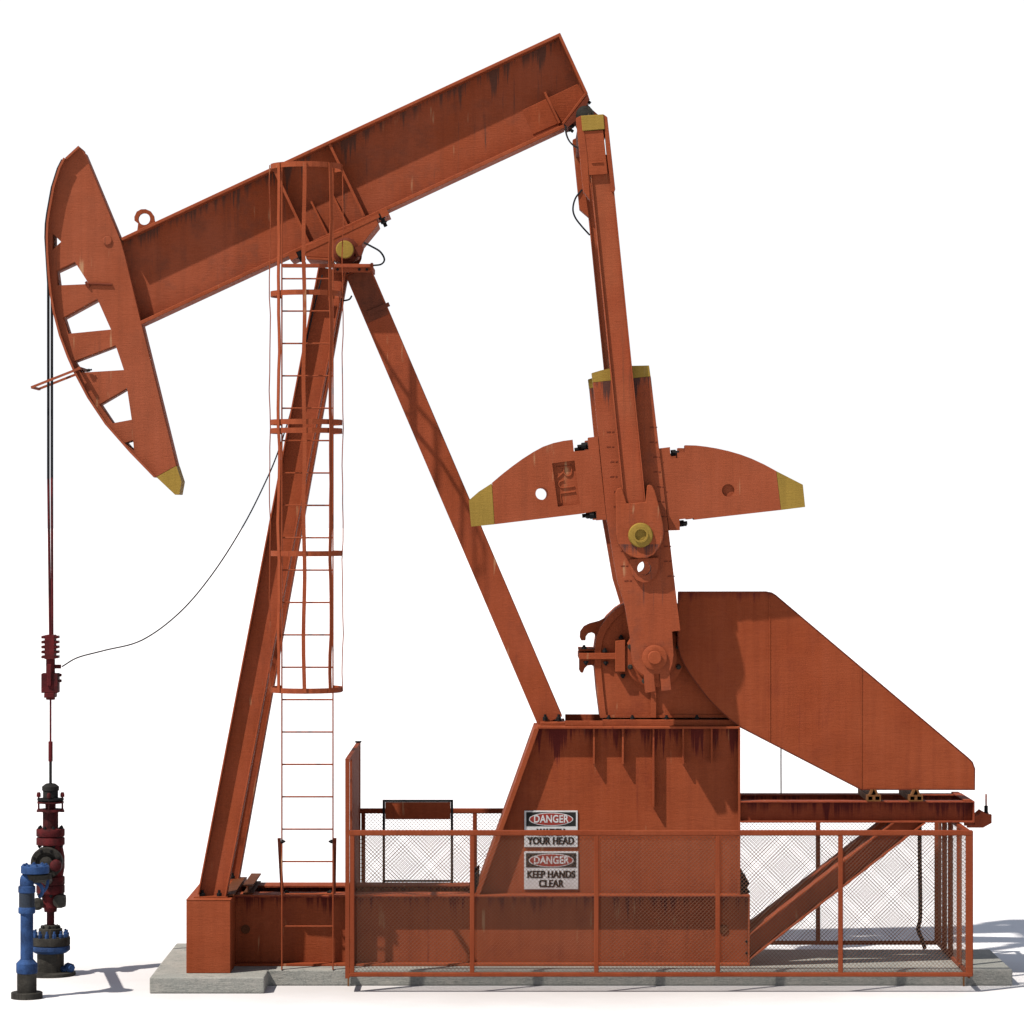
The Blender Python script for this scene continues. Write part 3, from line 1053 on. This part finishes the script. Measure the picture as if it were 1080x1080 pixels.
# ---- rear frame ----------------------------------------------------
ZT, ZB = 1.683, 1.483
X0, X1 = wx(781.2, -.47), wx(1028, -.47)
M['paint_rear'] = paint('rear_frame_paint', srgb(148, 68, 42), srgb(158, 76, 48), srgb(74, 20, 30), drips=(ZT - .01, 0), drip_len=.3, seed=53)
m = MB()
for yc in (-.385, .385):
    m.ibeam((X0, yc, (ZT + ZB) / 2), (X1 - .014, yc, (ZT + ZB) / 2), (0, 0, 1), ZT - ZB, (0, 1, 0), .17, .012, .014)
m.box(X1 - .014, X1, -.47, .47, ZB, ZT)
m.box(X1 - .10, X1 - .03, -.47, .47, ZT + .0005, ZT + .014)
rf = m.build('motor_frame', M['paint_rear'], PJ, bevel=.002)
for y in (-.40, .12):
    m = MB()
    p0, p1 = P(791.5, 998, -.4), P(957, 876, -.4)
    p0.y = p1.y = y
    p1.z = ZB - .02
    a = (p1 - p0).normalized()
    wd = a.cross(Vector((0, 1, 0))).normalized()
    dz = .105 * abs(a.z) + .002
    # mitred ends: vertical at the skid, horizontal under the frame
    tf = .012
    def pr(o0, o1, y0, y1):
        # o0,o1 offsets along wd (upwards)
        up = wd if wd.z > 0 else -wd
        pts = []
        for off in (o0, o1):
            q = p0 + up * off
            t = (XS1 + .002 - q.x) / a.x
            s0 = q + a * t
            t = (ZB - .002 - q.z) / a.z
            s1 = q + a * t
            pts.append((s0, s1))
        m.poly([(pts[0][0].x, pts[0][0].z), (pts[0][1].x, pts[0][1].z), (pts[1][1].x, pts[1][1].z), (pts[1][0].x, pts[1][0].z)], y0, y1)
    pr(-.085, -.085 + tf, y - .10, y + .10)
    pr(.109 - tf, .109, y - .10, y + .10)
    pr(-.085 + tf, .109 - tf, y - .005, y + .005)
    m.build('brace', M['paint_leg'], rf)
# tow hook
m = MB()
m.pxpoly([(1028.2, 860), (1031, 860), (1036, 855.5), (1041, 858.5), (1046, 859), (1046, 868), (1037, 873), (1020, 873), (1020, 869.8), (1028.2, 869.5)], -.2, -.16, ref=-.2)
m.pxpoly([(1028.2, 860), (1031, 860), (1036, 855.5), (1041, 858.5), (1046, 859), (1046, 868), (1037, 873), (1020, 873), (1020, 869.8), (1028.2, 869.5)], .0, .04, ref=-.2)
m.cyl(P(1042, 866, -.17), P(1042, 866, -.17) + Vector((0, .18, 0)), .02, 10)
th = m.build('tow_hook', M['paint_rear'], rf, bevel=.003)
m = MB()
m.cyl(P(1040, 860, -.08), P(1040, 837.5, -.08), .008, 8)
m.build('pin', M['paint_rear'], th)
m = MB()
m.cyl(P(1040, 859, -.08), P(1040, 849.8, -.08), .018, 10)
m.build('pin_collar', M['black'], th)
# tan channels carrying the guard
for x0 in (914.5, 958.8):
    m = MB()
    xa, xb = wx(x0, -.50), wx(x0 + 14.6, -.50)
    z0, z1 = ZT + .002, wz(833, -.5)
    zm = z0 + (z1 - z0) * .42
    w = xb - xa
    for (a_, b_, c_, d_) in ((xa, xb, zm, zm + .012), (xa, xa + .012, z0, zm), (xb - .012, xb, z0, zm), (xa + w * .40, xa + w * .6, z0, zm),
                             (xa + .012, xa + w * .4, z0, z0 + .01), (xb - w * .4, xb - .012, z0, z0 + .01)):
        m.box(a_, b_, -.50, .36, c_, d_)
    m.poly([(xa + w * .16, zm + .012), (xa + w * .30, zm + .012), (xa + w * .46, z1 - .004), (xa + w * .3, z1 - .004)], -.495, .36)
    m.poly([(xb - w * .16, zm + .012), (xb - w * .30, zm + .012), (xb - w * .46, z1 - .004), (xb - w * .3, z1 - .004)], -.495, .36)
    m.build('guard_bearer', M['tan'], rf)

# ================================================================== LADDER
LY = -.72
LX0, LX1 = wx(297.3, LY), wx(351.2, LY)
LD = thing('caged_ladder', 'tall thin orange ladder with a hooped safety cage before the slanting front legs', 'ladder', ((LX0 + LX1) / 2, LY, SL))
for x in (LX0, LX1):
    m = MB()
    m.box(x - .0055, x + .0055, LY - .025, LY + .025, SL + .001, wz(174, LY))
    m.build('side_rail', M['paint'], LD)
k = 0
y_ = 464.7 - 34.15 * 5
while y_ < 1010:
    m = MB()
    m.cyl((LX0 + .006, LY, wz(y_, LY)), (LX1 - .006, LY, wz(y_, LY)), .0075, 8)
    m.build('rung', M['paint'], LD, smooth=True)
    y_ += 34.15
cxL = wx(323, -.98)
def ring_pts(R_=.322, yc=-.98, n_=14):
    pts = [(LX0, LY + .02)]
    pts.append((cxL - R_ * .995, yc + .12))
    for i in range(n_ + 1):
        t = math.pi - math.pi * 0 + math.pi * i / n_
        pts.append((cxL + R_ * math.cos(t), yc + R_ * math.sin(t)))
    pts.append((cxL + R_ * .995, yc + .12))
    pts.append((LX1, LY + .02))
    return pts
for py in (172.7, 308, 444.5, 453.7, 584, 729):
    zc = wz(py, -1.3)
    m = MB()
    rp = ring_pts()
    hb, th_ = .024, .006
    vs, fs = [], []
    for i, (x, y) in enumerate(rp):
        a0 = Vector(rp[max(0, i - 1)])
        a1 = Vector(rp[min(len(rp) - 1, i + 1)])
        d = (a1 - a0).normalized()
        nn = Vector((d.y, -d.x))
        for (o_, h_) in ((-th_, -hb), (th_, -hb), (th_, hb), (-th_, hb)):
            vs.append((x + nn.x * o_, y + nn.y * o_, zc + h_))
        if i:
            q = (i - 1) * 4
            for j in range(4):
                j2 = (j + 1) % 4
                fs.append((q + j, q + j2, q + 4 + j2, q + 4 + j))
    fs += [(3, 2, 1, 0), tuple(range(len(vs) - 4, len(vs)))]
    m.add(vs, fs)
    ho = m.build('cage_hoop', M['paint'], LD)
    bm = bmesh.new()
    bm.from_mesh(ho.data)
    bmesh.ops.recalc_face_normals(bm, faces=bm.faces)
    bm.to_mesh(ho.data)
    bm.free()
zt_, zb_ = wz(170.5, -1.3), wz(731, -1.3)
random.seed(3)
for (ang, wv) in ((180, .02), (225, .028), (270, .028), (315, .028), (360, .02)):
    t = math.radians(ang)
    c0 = Vector((cxL + .334 * math.cos(t), -.98 + .334 * math.sin(t)))
    tan = Vector((-math.sin(t), math.cos(t)))
    nor = Vector((math.cos(t), math.sin(t)))
    vs, fs = [], []
    K = 28
    ph = random.uniform(0, 6)
    for i in range(K + 1):
        z = zb_ + (zt_ - zb_) * i / K
        off = .0045 * math.sin(i * 1.15 + ph) + .003 * math.sin(i * 2.3 + ph * 2)
        c = c0 + nor * off + tan * (.006 * math.sin(i * .9 + ph))
        for (a_, b_) in ((-wv / 1, -.004), (wv / 1, -.004), (wv / 1, .004), (-wv / 1, .004)):
            q = c + tan * a_ * .62 + nor * b_
            vs.append((q.x, q.y, z))
        if i:
            q0 = (i - 1) * 4
            for j in range(4):
                j2 = (j + 1) % 4
                fs.append((q0 + j, q0 + j2, q0 + 4 + j2, q0 + 4 + j))
    fs += [(3, 2, 1, 0), tuple(range(len(vs) - 4, len(vs)))]
    m = MB()
    m.add(vs, fs)
    o = m.build('cage_bar', M['paint'], LD)
    bm = bmesh.new()
    bm.from_mesh(o.data)
    bmesh.ops.recalc_face_normals(bm, faces=bm.faces)
    bm.to_mesh(o.data)
    bm.free()
for (xt, xb, s_) in ((294.4, 297.6, 1), (353.2, 352.4, -1)):
    m = MB()
    p, q = P(xt, 884, -.74), P(xb, 942, -.5)
    m.obox(p, q, (1, 0, 0), (0, 1, 0), -.014, .014, -.03, .03)
    br = m.build('stay', M['paint_dark'], LD)
    b = MB()
    b.bolt(P(xt + 2.2 * s_, 887.5, -.77), (s_, 0, 0), .02, .03)
    b.bolt(P(xb + 3 * s_, 941, -.50), (s_, 0, 0), .02, .03)
    b.build('bolt', M['black'], br)

# ================================================================== FENCE
FY0, FY1 = -1.18, 1.13
FXL, FXR = wx(372, FY0), wx(1022, FY0)
FZ0, FZ1 = .165, wz(876, FY0)
FE = thing('safety_fence', 'low orange chain-link fence with a tall narrow end frame round the pump jack pedestal', 'fence', ((FXL + FXR) / 2, -1.18, 0))
posts_px = (371.6, 498, 629, 757, 886.5, 1022.3)
PXs = [wx(p, FY0) for p in posts_px]
PW = .042
M['fence_paint'] = paint('fence_paint', srgb(142, 66, 38), srgb(152, 76, 46), srgb(96, 50, 38), seed=71, pale=False)


def mesh_panel(mb, u0, u1, z0, z1, fn, pitch=.0365, r=.0017):
    """diagonal chain-link wires clipped to a rectangle; fn(u, z, off) -> world point"""
    for dr in (1, -1):
        c = (u0 + z0) if dr == 1 else (u0 - z1)
        end = (u1 + z1) if dr == 1 else (u1 - z0)
        c += pitch / 2
        while c < end:
            # dr=1: u + z = c ; dr=-1: u - z = c
            if dr == 1:
                ua, ub = max(u0, c - z1), min(u1, c - z0)
                za, zb = c - ua, c - ub
            else:
                ua, ub = max(u0, c + z0), min(u1, c + z1)
                za, zb = ua - c, ub - c
            if ub - ua > .004:
                off = r * .9 * dr
                p, q = fn(ua, za, off), fn(ub, zb, off)
                a = (q - p).normalized()
                nrm = (fn(ua, za, 1) - fn(ua, za, 0)).normalized()
                s = a.cross(nrm)
                vs = []
                for e in (p, q):
                    vs += [e + nrm * r, e + s * r, e - nrm * r, e - s * r]
                mb.add(vs, [(i, (i + 1) % 4, (i + 1) % 4 + 4, i + 4) for i in range(4)])
            c += pitch


for side, Y in ((0, FY0), (1, FY1)):
    for i, x in enumerate(PXs):
        w = PW if 0 < i < 5 else (.040 if i == 0 else .066)
        m = MB()
        m.box(x - w / 2, x + w / 2, Y - PW / 2, Y + PW / 2, FZ0 - .012, FZ1 - .0)
        m.build('post', M['fence_paint'], FE, bevel=.006, segs=2)
    m = MB()
    m.box(PXs[0] - .03, PXs[-1] + .03, Y - PW / 2 - .003, Y + PW / 2 + .003, FZ1 - .045, FZ1 + .004)
    m.build('top_rail', M['fence_paint'], FE, bevel=.008, segs=2)
    m = MB()
    m.box(PXs[0] - .03, PXs[-1] + .03, Y - PW / 2 - .003, Y + PW / 2 + .003, FZ0 - .02, FZ0 + .018)
    m.build('bottom_rail', M['fence_paint'], FE, bevel=.006)
    for i in range(5):
        m = MB()
        mesh_panel(m, PXs[i] + .01, PXs[i + 1] - .01, FZ0, FZ1 - .02, lambda u, z, o, Y=Y: Vector((u, Y + o, z)))
        m.build('wire_mesh', M['wire'], FE)
# right-hand end
xe = PXs[-1]
for Y in (-.47, .17, .62):
    m = MB()
    m.box(xe - .022, xe + .022, Y - .022, Y + .022, FZ0, FZ1)
    m.build('post', M['fence_paint'], FE)
m = MB()
m.box(xe - .02, xe + .02, FY0, FY1, FZ1 - .04, FZ1)
m.build('top_rail', M['fence_paint'], FE, bevel=.006)
m = MB()
m.box(xe - .02, xe + .02, FY0, FY1, FZ0 - .015, FZ0 + .015)
m.build('bottom_rail', M['fence_paint'], FE)
m = MB()
mesh_panel(m, FY0 + .02, FY1 - .02, FZ0, FZ1 - .02, lambda u, z, o: Vector((xe + o, u, z)), pitch=.06, r=.0011)
m.build('wire_mesh', M['wire'], FE)
# tall frame across the left end
xg = wx(366.4, FY0)
zg = 2.13
m = MB()
m.box(xg - .019, xg + .019, FY0 - .022, FY0 + .022, .13, zg)
m.box(xg - .019, xg + .019, FY1 - .04, FY1, .13, zg)
m.box(xg - .019, xg + .019, FY0 + .022, FY1 - .04, zg - .03, zg)
m.box(xg - .019, xg + .019, FY0 + .022, FY1 - .04, .13, .16)
m.box(xg - .01, xg + .01, -.52, FY1 - .04, .16, zg - .03)
gt = m.build('end_frame', M['fence_paint'], FE)
b = MB()
for (yy) in (1.05,):
    b.box(xg - .03, xg + .03, yy - .04, yy + .04, zg + .0005, zg + .012)
b.build('cap', M['greysteel'], gt)
# feet standing on the ground against the slab
for px in (367.3, 1016.5):
    x = wx(px, -.77)
    m = MB()
    m.box(x - .007, x + .007, -.775, -.76, 0.0, .135)
    m.box(x - .007, x + .007, -1.16, -.775, .125, .135)
    m.build('foot', M['tan'], FE)

# ================================================================== SIGN FRAME / STAND
BY = .55
m0 = MB()
x0, x1 = wx(403.5, BY), wx(478, BY)
ztop = wz(843.5, BY)
SF = thing('control_board_stand', 'black square tube stand with a brown plate across its top, on the far skid beam', 'stand', ((x0 + x1) / 2, BY, ZS))
m0.box(x0, x0 + .024, BY - .012, BY + .012, ZS + .001, ztop)
m0.box(x1 - .024, x1, BY - .012, BY + .012, ZS + .001, ztop)
m0.box(x0 + .024, x1 - .024, BY - .012, BY + .012, ztop - .02, ztop)
m0.box(x0 + .024, x1 - .024, BY - .012, BY + .012, ZS + .012, ZS + .03)
m0.build('frame', M['black'], SF)
m0 = MB()
m0.box(x0 + .026, x1 - .026, BY - .006, BY + .006, wz(864, BY), ztop - .022)
m0.build('plate', M['paint'], SF)

# ================================================================== SIGNS
def sign(px0, px1, py0, py1, label, lines, split):
    Y = -.349
    xa, xb, za, zb = wx(px0, Y), wx(px1, Y), wz(py1, Y), wz(py0, Y)
    cx = (xa + xb) / 2
    t = thing('danger_sign', label, 'sign', (cx, Y, za), group='danger signs on the pedestal')
    m = MB()
    m.box(xa, xb, Y, Y + .012, za, zb)
    m.build('board', M['signwhite'], t, bevel=.002)
    hz0, hz1 = wz(py0 + split[1], Y), wz(py0 + split[0], Y)
    m = MB()
    m.box(xa + .018, xb - .018, Y - .002, Y - .0002, hz0, hz1)
    m.build('header', M['signblack'], t)
    hc = (hz0 + hz1) / 2
    rx, rz = (xb - xa) * .415, (hz1 - hz0) * .47
    m = MB()
    m.poly([(cx + rx * math.cos(a), hc + rz * math.sin(a)) for a in [2 * math.pi * i / 40 for i in range(40)]], Y - .0035, Y - .002)
    m.build('oval_border', M['signwhite'], t)
    m = MB()
    m.poly([(cx + rx * .955 * math.cos(a), hc + rz * .89 * math.sin(a)) for a in [2 * math.pi * i / 40 for i in range(40)]], Y - .005, Y - .0035)
    m.build('oval', M['signred'], t)
    m = MB()
    absorb(m, text_mesh('DANGER', .098, .002, (cx, Y - .0062, hc), bold=.0022, width=(xb - xa) * .65))
    m.build('lettering', M['signwhite'], t)
    for (txt, cy, w, hgt) in lines:
        m = MB()
        for q in range(5):
            absorb(m, text_mesh(txt, hgt, .002, (cx + (q - 2) * .0019, Y - .0012 - q * .0003, wz(cy, Y)), bold=.0022, width=w))
        m.build('lettering', M['signblack'], t)


sign(553, 609.3, 855, 893.5, 'upper white DANGER sign reading WATCH YOUR HEAD on the pedestal, crossed by the fence rail',
     [('WATCH', 878.3, .262, .095), ('YOUR HEAD', 887.2, .435, .095)], (1.6, 16.4))
sign(552.8, 609.9, 898, 938, 'lower white DANGER sign reading KEEP HANDS CLEAR, behind the chain-link mesh',
     [('KEEP HANDS', 922.6, .445, .095), ('CLEAR', 932.3, .23, .095)], (1.8, 17))

# ================================================================== WELLHEAD
M['oily'] = paint('oily_black_steel', srgb(48, 48, 46), srgb(34, 34, 33), srgb(20, 20, 20), bs=5, seed=9, pale=False)
WH = thing('wellhead', 'maroon and black stacked wellhead with bolted blue flange under the horse head cables', 'wellhead', (XW, 0, 0))


def stack(name, prof, mat, parent, cx=XW, cy=0.0, n_=28, **k):
    """prof = [(px half width, py)...] top to bottom"""
    s = sc(cy)
    pr = [(hw / s, wz(py, cy)) for hw, py in reversed(prof)]
    m = MB()
    m.lathe(pr, (cx, cy, 0), 'Z', n_)
    return m.build(name, mat, parent, smooth=True, **k)


def flange_bolts(parent, cx, cy, r, z, n_, rb, h, mat, ph=0.0, down=False):
    for i in range(n_):
        t = 2 * math.pi * (i + ph) / n_
        b = MB()
        b.bolt((cx + r * math.cos(t), cy + r * math.sin(t), z), (0, 0, -1 if down else 1), rb, h)
        b.build('bolt', mat, parent)


stack('stuffing_box', [(2.5, 826), (5, 826.4), (9, 829.5), (9, 833.5), (8, 834), (8, 841), (6, 842.6)], M['oily'], WH)
u = stack('gland_plate', [(5.5, 841.5), (14, 842), (14, 844), (5.5, 844.6)], M['black'], WH)
u = stack('gland_plate', [(5.5, 844.7), (14, 845.3), (14, 847), (5.5, 848), (5.5, 853), (14, 853.3), (14, 855.7), (8, 856)], M['maroon'], WH)
for i in range(4):
    t = math.pi / 2 * i
    m = MB()
    cxx, cyy = XW + .112 * math.cos(t), .112 * math.sin(t)
    m.cyl((cxx, cyy, wz(856)), (cxx, cyy, wz(836)), .009, 8)
    m.lathe([(.02, 0), (.02, .03), (.012, .045)], (cxx, cyy, wz(840.5)), 'Z', 8)
    m.lathe([(.02, 0), (.02, .02)], (cxx, cyy, wz(856.5)), 'Z', 6)
    m.build('stud', M['maroon'], u, smooth=True)
stack('spool', [(8.2, 856.2), (8.2, 874)], M['maroon'], WH)
fA = stack('flange', [(11, 873.5), (14.5, 874), (15, 875), (15, 881), (14.3, 882)], M['maroon'], WH)
fB = stack('flange', [(14.3, 883), (15, 884), (15, 890.5), (14.3, 891)], M['maroon'], WH)
flange_bolts(fA, XW, 0, .108, wz(874), 8, .018, .022, M['black'], .5)
flange_bolts(fB, XW, 0, .108, wz(891), 8, .018, .022, M['black'], .5, True)
stack('neck', [(4, 882), (4, 883)], M['maroon'], WH)
stack('neck', [(6, 891), (5, 893), (5.5, 897), (7, 902)], M['maroon'], WH)
m = MB()
cV = P(49.3, 909.8, -.12)
m.lathe([(.149, 0), (.149, .03), (.138, .045), (.10, .045), (.10, .01), (.0, .0)], cV, (0, -1, 0), 36, closed=False)
m.lathe([(.149, 0), (.149, .08)], cV, (0, 1, 0), 36)
m.lathe([(.06, 0), (.06, .05), (.03, .06)], cV, (0, -1, 0), 20)
vb = m.build('valve_body', M['greysteel'], WH, smooth=True)
m = MB()
m.lathe([(.09, -.16), (.11, -.05), (.11, .05), (.09, .16)], P(56, 909, 0) , 'Z', 24)
m.lathe([(.055, 0), (.055, .1), (.03, .12)], P(60, 912, -.12), (0, -1, 0), 16)
m.build('valve_core', M['maroon'], vb, smooth=True)
flange_bolts(vb, cV.x, 0, 0.001, -5, 0, .01, .01, M['black'])
for i in range(8):
    t = 2 * math.pi * (i + .5) / 8
    b = MB()
    b.bolt((cV.x + .122 * math.cos(t), cV.y - .045, cV.z + .122 * math.sin(t)), (0, -1, 0), .015, .02)
    b.build('bolt', M['black'], vb)
fC = stack('flange', [(7, 921), (10, 922.5), (14.8, 924.5), (15, 925.5), (15, 932), (14.5, 932.6)], M['maroon'], WH)
fD = stack('flange', [(14.5, 933.2), (15, 934), (15, 941), (13, 943)], M['maroon'], WH)
stack('neck', [(4, 932), (4, 934)], M['maroon'], WH)
flange_bolts(fD, XW, 0, .108, wz(942), 8, .02, .025, M['black'], .2, True)
stack('neck', [(9, 943), (9, 957), (7, 957.5), (6.5, 961.5), (4, 962), (4, 974.5), (5.5, 976)], M['maroon'], WH)
m = MB()
m.lathe([(.055, -.10), (.07, -.06), (.07, .06), (.055, .10)], P(58, 950, 0), 'X', 20)
m.lathe([(.06, 0), (.06, .05)], P(63, 950, -.06), (0, -1, 0), 16)
m.lathe([(.045, 0), (.06, .03), (.03, .06)], P(40, 953, -.06), (0, -1, 0), 14)
m.build('side_valve', M['greysteel'], WH, smooth=True)
cs = stack('casing_cap', [(5, 975.4), (9, 976), (9, 978.5), (12.5, 979.3), (12.5, 989)], M['greysteel'], WH)
flange_bolts(cs, XW, 0, .082, wz(978.5), 8, .014, .02, M['black'])
fE = stack('casing_flange', [(12, 987.5), (20.3, 988), (20.7, 989.5), (20.7, 996), (20, 996.6)], M['greysteel'], WH)
fF = stack('casing_flange', [(20, 997), (20.7, 998), (20.7, 1001.5), (17, 1004.5), (14, 1005)], M['blue'], WH)
flange_bolts(fE, XW, 0, .155, wz(988), 14, .021, .05, M['blue'], .3)
stack('casing', [(14.2, 1004.5), (14.2, 1025)], M['greysteel'], WH)
stack('base_flange', [(20, 1024.4), (26.2, 1024.8), (26.5, 1026), (26.5, 1029)], M['greysteel'], WH)
m = MB()
for (px, py, r_) in ((73, 1020.5, .045), (66, 1022, .028)):
    c = P(px, py, -.05)
    m.lathe([(r_, -.035), (r_, .035)], c, (.6, -1, 0), 8)
    m.lathe([(r_ * .6, -.06), (r_ * .6, .06)], c, (.6, -1, 0), 8)
m.build('drain_plug', M['blue'], WH)

# ---- blue flow line -------------------------------------------------
BYp = -1.55
XB = wx(28.3, BYp)
BL = thing('flow_line', 'blue upright flow pipe with grey foot and bolted elbow in front of the wellhead', 'pipe', (XB, BYp, 0))
st = lambda name, prof, mat, n_=28: stack(name, prof, mat, BL, cx=XB, cy=BYp, n_=n_)
st('foot_flange', [(16, 1046.2), (16.6, 1046.8), (16.6, 1053.2)], M['greysteel'])
st('pipe', [(10.3, 1025.5), (10.3, 1046.4)], M['greysteel'])
st('coupling', [(7, 1011.5), (11.3, 1016), (11.3, 1025.5), (10.6, 1026.4)], M['blue'], 12)
st('pipe', [(6.8, 960), (6.8, 1013)], M['blue'])
st('collar', [(8.3, 956.5), (9, 957.5), (9, 962.5), (8, 963.5)], M['blue'])
st('pipe', [(8.3, 940.5), (8.3, 957)], paint('worn_blue', srgb(48, 66, 92), srgb(56, 60, 66), srgb(44, 40, 38), seed=3, grime=.9, pale=True))
st('collar', [(7.8, 934), (9.1, 935), (9.1, 940.8), (8.4, 941.5)], M['blue'])
m = MB()
cB = [(XB, BYp, wz(935, BYp)), (XB, BYp, wz(929, BYp)), (XB + .006, BYp + .02, wz(927, BYp)), (XB + .03, BYp + .06, wz(926, BYp)), (XB + .10, BYp + .2, wz(926, BYp))]
m.tube(smooth_path(cB, 6), .064, 20)
m.build('elbow', M['blue'], BL, smooth=True)
m = MB()
m.tube([(XB + .10, BYp + .2, wz(926, BYp)), (XW - .02, -.05, wz(928, 0))], .05, 16)
m.build('cross_pipe', M['greysteel'], BL, smooth=True)
cyf = -1.55
xf = wx(37, cyf)
m = MB()
m.lathe([(.125, wz(920.8, cyf)), (.128, wz(919.8, cyf)), (.128, wz(913.5, cyf)), (.122, wz(912.8, cyf))], (xf, cyf, 0), 'Z', 28)
o = m.build('valve_flange', M['blue'], BL, smooth=True)
flange_bolts(o, xf, cyf, .1, wz(912.8, cyf), 8, .018, .015, M['blue'], .3)
m = MB()
m.lathe([(.06, wz(931, cyf)), (.085, wz(928.5, cyf)), (.12, wz(927.5, cyf)), (.12, wz(922.5, cyf)), (.08, wz(922, cyf)), (.08, wz(920.6, cyf))], (xf + .02, cyf + .04, 0), 'Z', 28)
m.build('valve_flange', M['greysteel'], BL, smooth=True)
m = MB()
m.tube(smooth_path([(xf - .04, cyf + .1, wz(930, cyf)), (xf + .035, cyf + .1, wz(935, cyf)), (xf + .05, cyf + .12, wz(942, cyf)), (xf + .02, cyf + .14, wz(948, cyf))], 6), .018, 12)
m.tube(smooth_path([(xf + .09, cyf + .2, wz(929, cyf)), (xf + .08, cyf + .2, wz(937, cyf)), (xf + .05, cyf + .22, wz(943, cyf))], 6), .014, 12)
m.build('bypass_pipe', M['blue'], BL, smooth=True)

# ================================================================== CABLES
def cable(name, pts, r, label, cat='cable', mat=None):
    m = MB()
    m.tube(smooth_path(pts, 8), r, 6)
    o = m.build(name, mat or M['rubber'], None, smooth=True)
    return tag(o, label, cat)


def Q(px, py, Y):
    return P(px, py, Y)


cable('signal_cable', [Q(65.5, 703, 0), Q(82, 693.5, -.05), Q(110, 686, -.1), Q(150, 675, -.15), Q(190, 645.5, -.25), Q(225, 604, -.3), Q(258, 552, -.35), Q(282, 504, -.4), Q(293.5, 476, -.42), Q(300, 456, -.42),
                       Q(309, 425, -.35), Q(330, 330, -.3), Q(340, 290, -.3)], .0065, 'thin dark cable sagging from the rod clamp across to the front leg')
cable('hose', [Q(384, 256, -.28), Q(392, 260, -.32), Q(401, 265.5, -.36), Q(405.4, 273.5, -.38), Q(402, 278.7, -.39), Q(393.5, 280, -.39)], .009, 'short black hose looping beside the yellow bearing cap on the post top', 'hose')
cable('hose', [Q(371, 312, -.21), Q(368.5, 315.6, -.22), Q(363, 317, -.2), Q(358, 316, -.2)], .008, 'tiny black hose between the tops of the post legs', 'hose')
cable('hose', [Q(596.3, 130.5, -.2), Q(597, 140, -.3), Q(600, 148, -.4), Q(605, 153.5, -.6), Q(611.5, 157, -.85)], .0085, 'short black hose hanging from the tail end of the beam', 'hose')
cable('hose', [Q(614, 200, .835), Q(607, 209, .83), Q(604.3, 220, .83), Q(606.5, 229, .83), Q(613, 238, .85), Q(622, 248, .87)], .0085, 'black hose bowing out beside the upper connecting arm', 'hose')
cable('power_cable', [Q(970, 870, .35), Q(970, 900, .35), Q(970.5, 940, .35), Q(970.5, 968, .35), Q(968.5, 980, .35), Q(972, 990, .35), Q(975.5, 1000.5, .37)], .02, 'thick black power cable dropping from the rear frame to the slab')
cable('hanging_wire', [Q(823.7, 786, -.35), Q(823.7, 810, -.35), Q(823.8, 837, -.35)], .006, 'fine straight wire hanging under the belt guard')

# ================================================================== LIGHT, WORLD, CAMERA
sv = Vector((.59, .43, -1.0)).normalized()
sun = bpy.data.lights.new('sun', 'SUN')
sun.energy = 5.0
sun.angle = math.radians(.8)
sun.color = (1, .92, .82)
so = bpy.data.objects.new('sun', sun)
so.rotation_euler = sv.to_track_quat('-Z', 'Y').to_euler()
so.location = (-8, -8, 15)
link(so)

w = bpy.data.worlds.new('World')
S.world = w
w.use_nodes = True
nt = w.node_tree
bg = nt.nodes['Background']
tc = nt.nodes.new('ShaderNodeTexCoord')
sp = nt.nodes.new('ShaderNodeSeparateXYZ')
nt.links.new(tc.outputs['Generated'], sp.inputs[0])
mr = nt.nodes.new('ShaderNodeMapRange')
mr.interpolation_type = 'SMOOTHSTEP'
mr.inputs['From Min'].default_value = .17
mr.inputs['From Max'].default_value = .42
nt.links.new(sp.outputs['Z'], mr.inputs['Value'])
mx = nt.nodes.new('ShaderNodeMix')
mx.data_type = 'RGBA'
mx.inputs[6].default_value = (.66, .67, .69, 1)
mx.inputs[7].default_value = (.24, .27, .33, 1)
nt.links.new(mr.outputs[0], mx.inputs[0])
nt.links.new(mx.outputs[2], bg.inputs[0])
bg.inputs[1].default_value = 1.0

cam = bpy.data.cameras.new('camera')
cam.sensor_width = 36
cam.lens = 36 * F / 1080
cam.clip_start = .5
cam.clip_end = 3000
co = bpy.data.objects.new('camera', cam)
co.location = (0, -D0, H)
co.rotation_euler = (math.pi / 2, 0, 0)
link(co)
S.camera = co
S.view_settings.view_transform = 'Standard'
S.view_settings.look = 'None'
S.view_settings.exposure = .62
S.view_settings.gamma = 1
S.view_settings.use_curve_mapping = False
S.cycles.max_bounces = 6
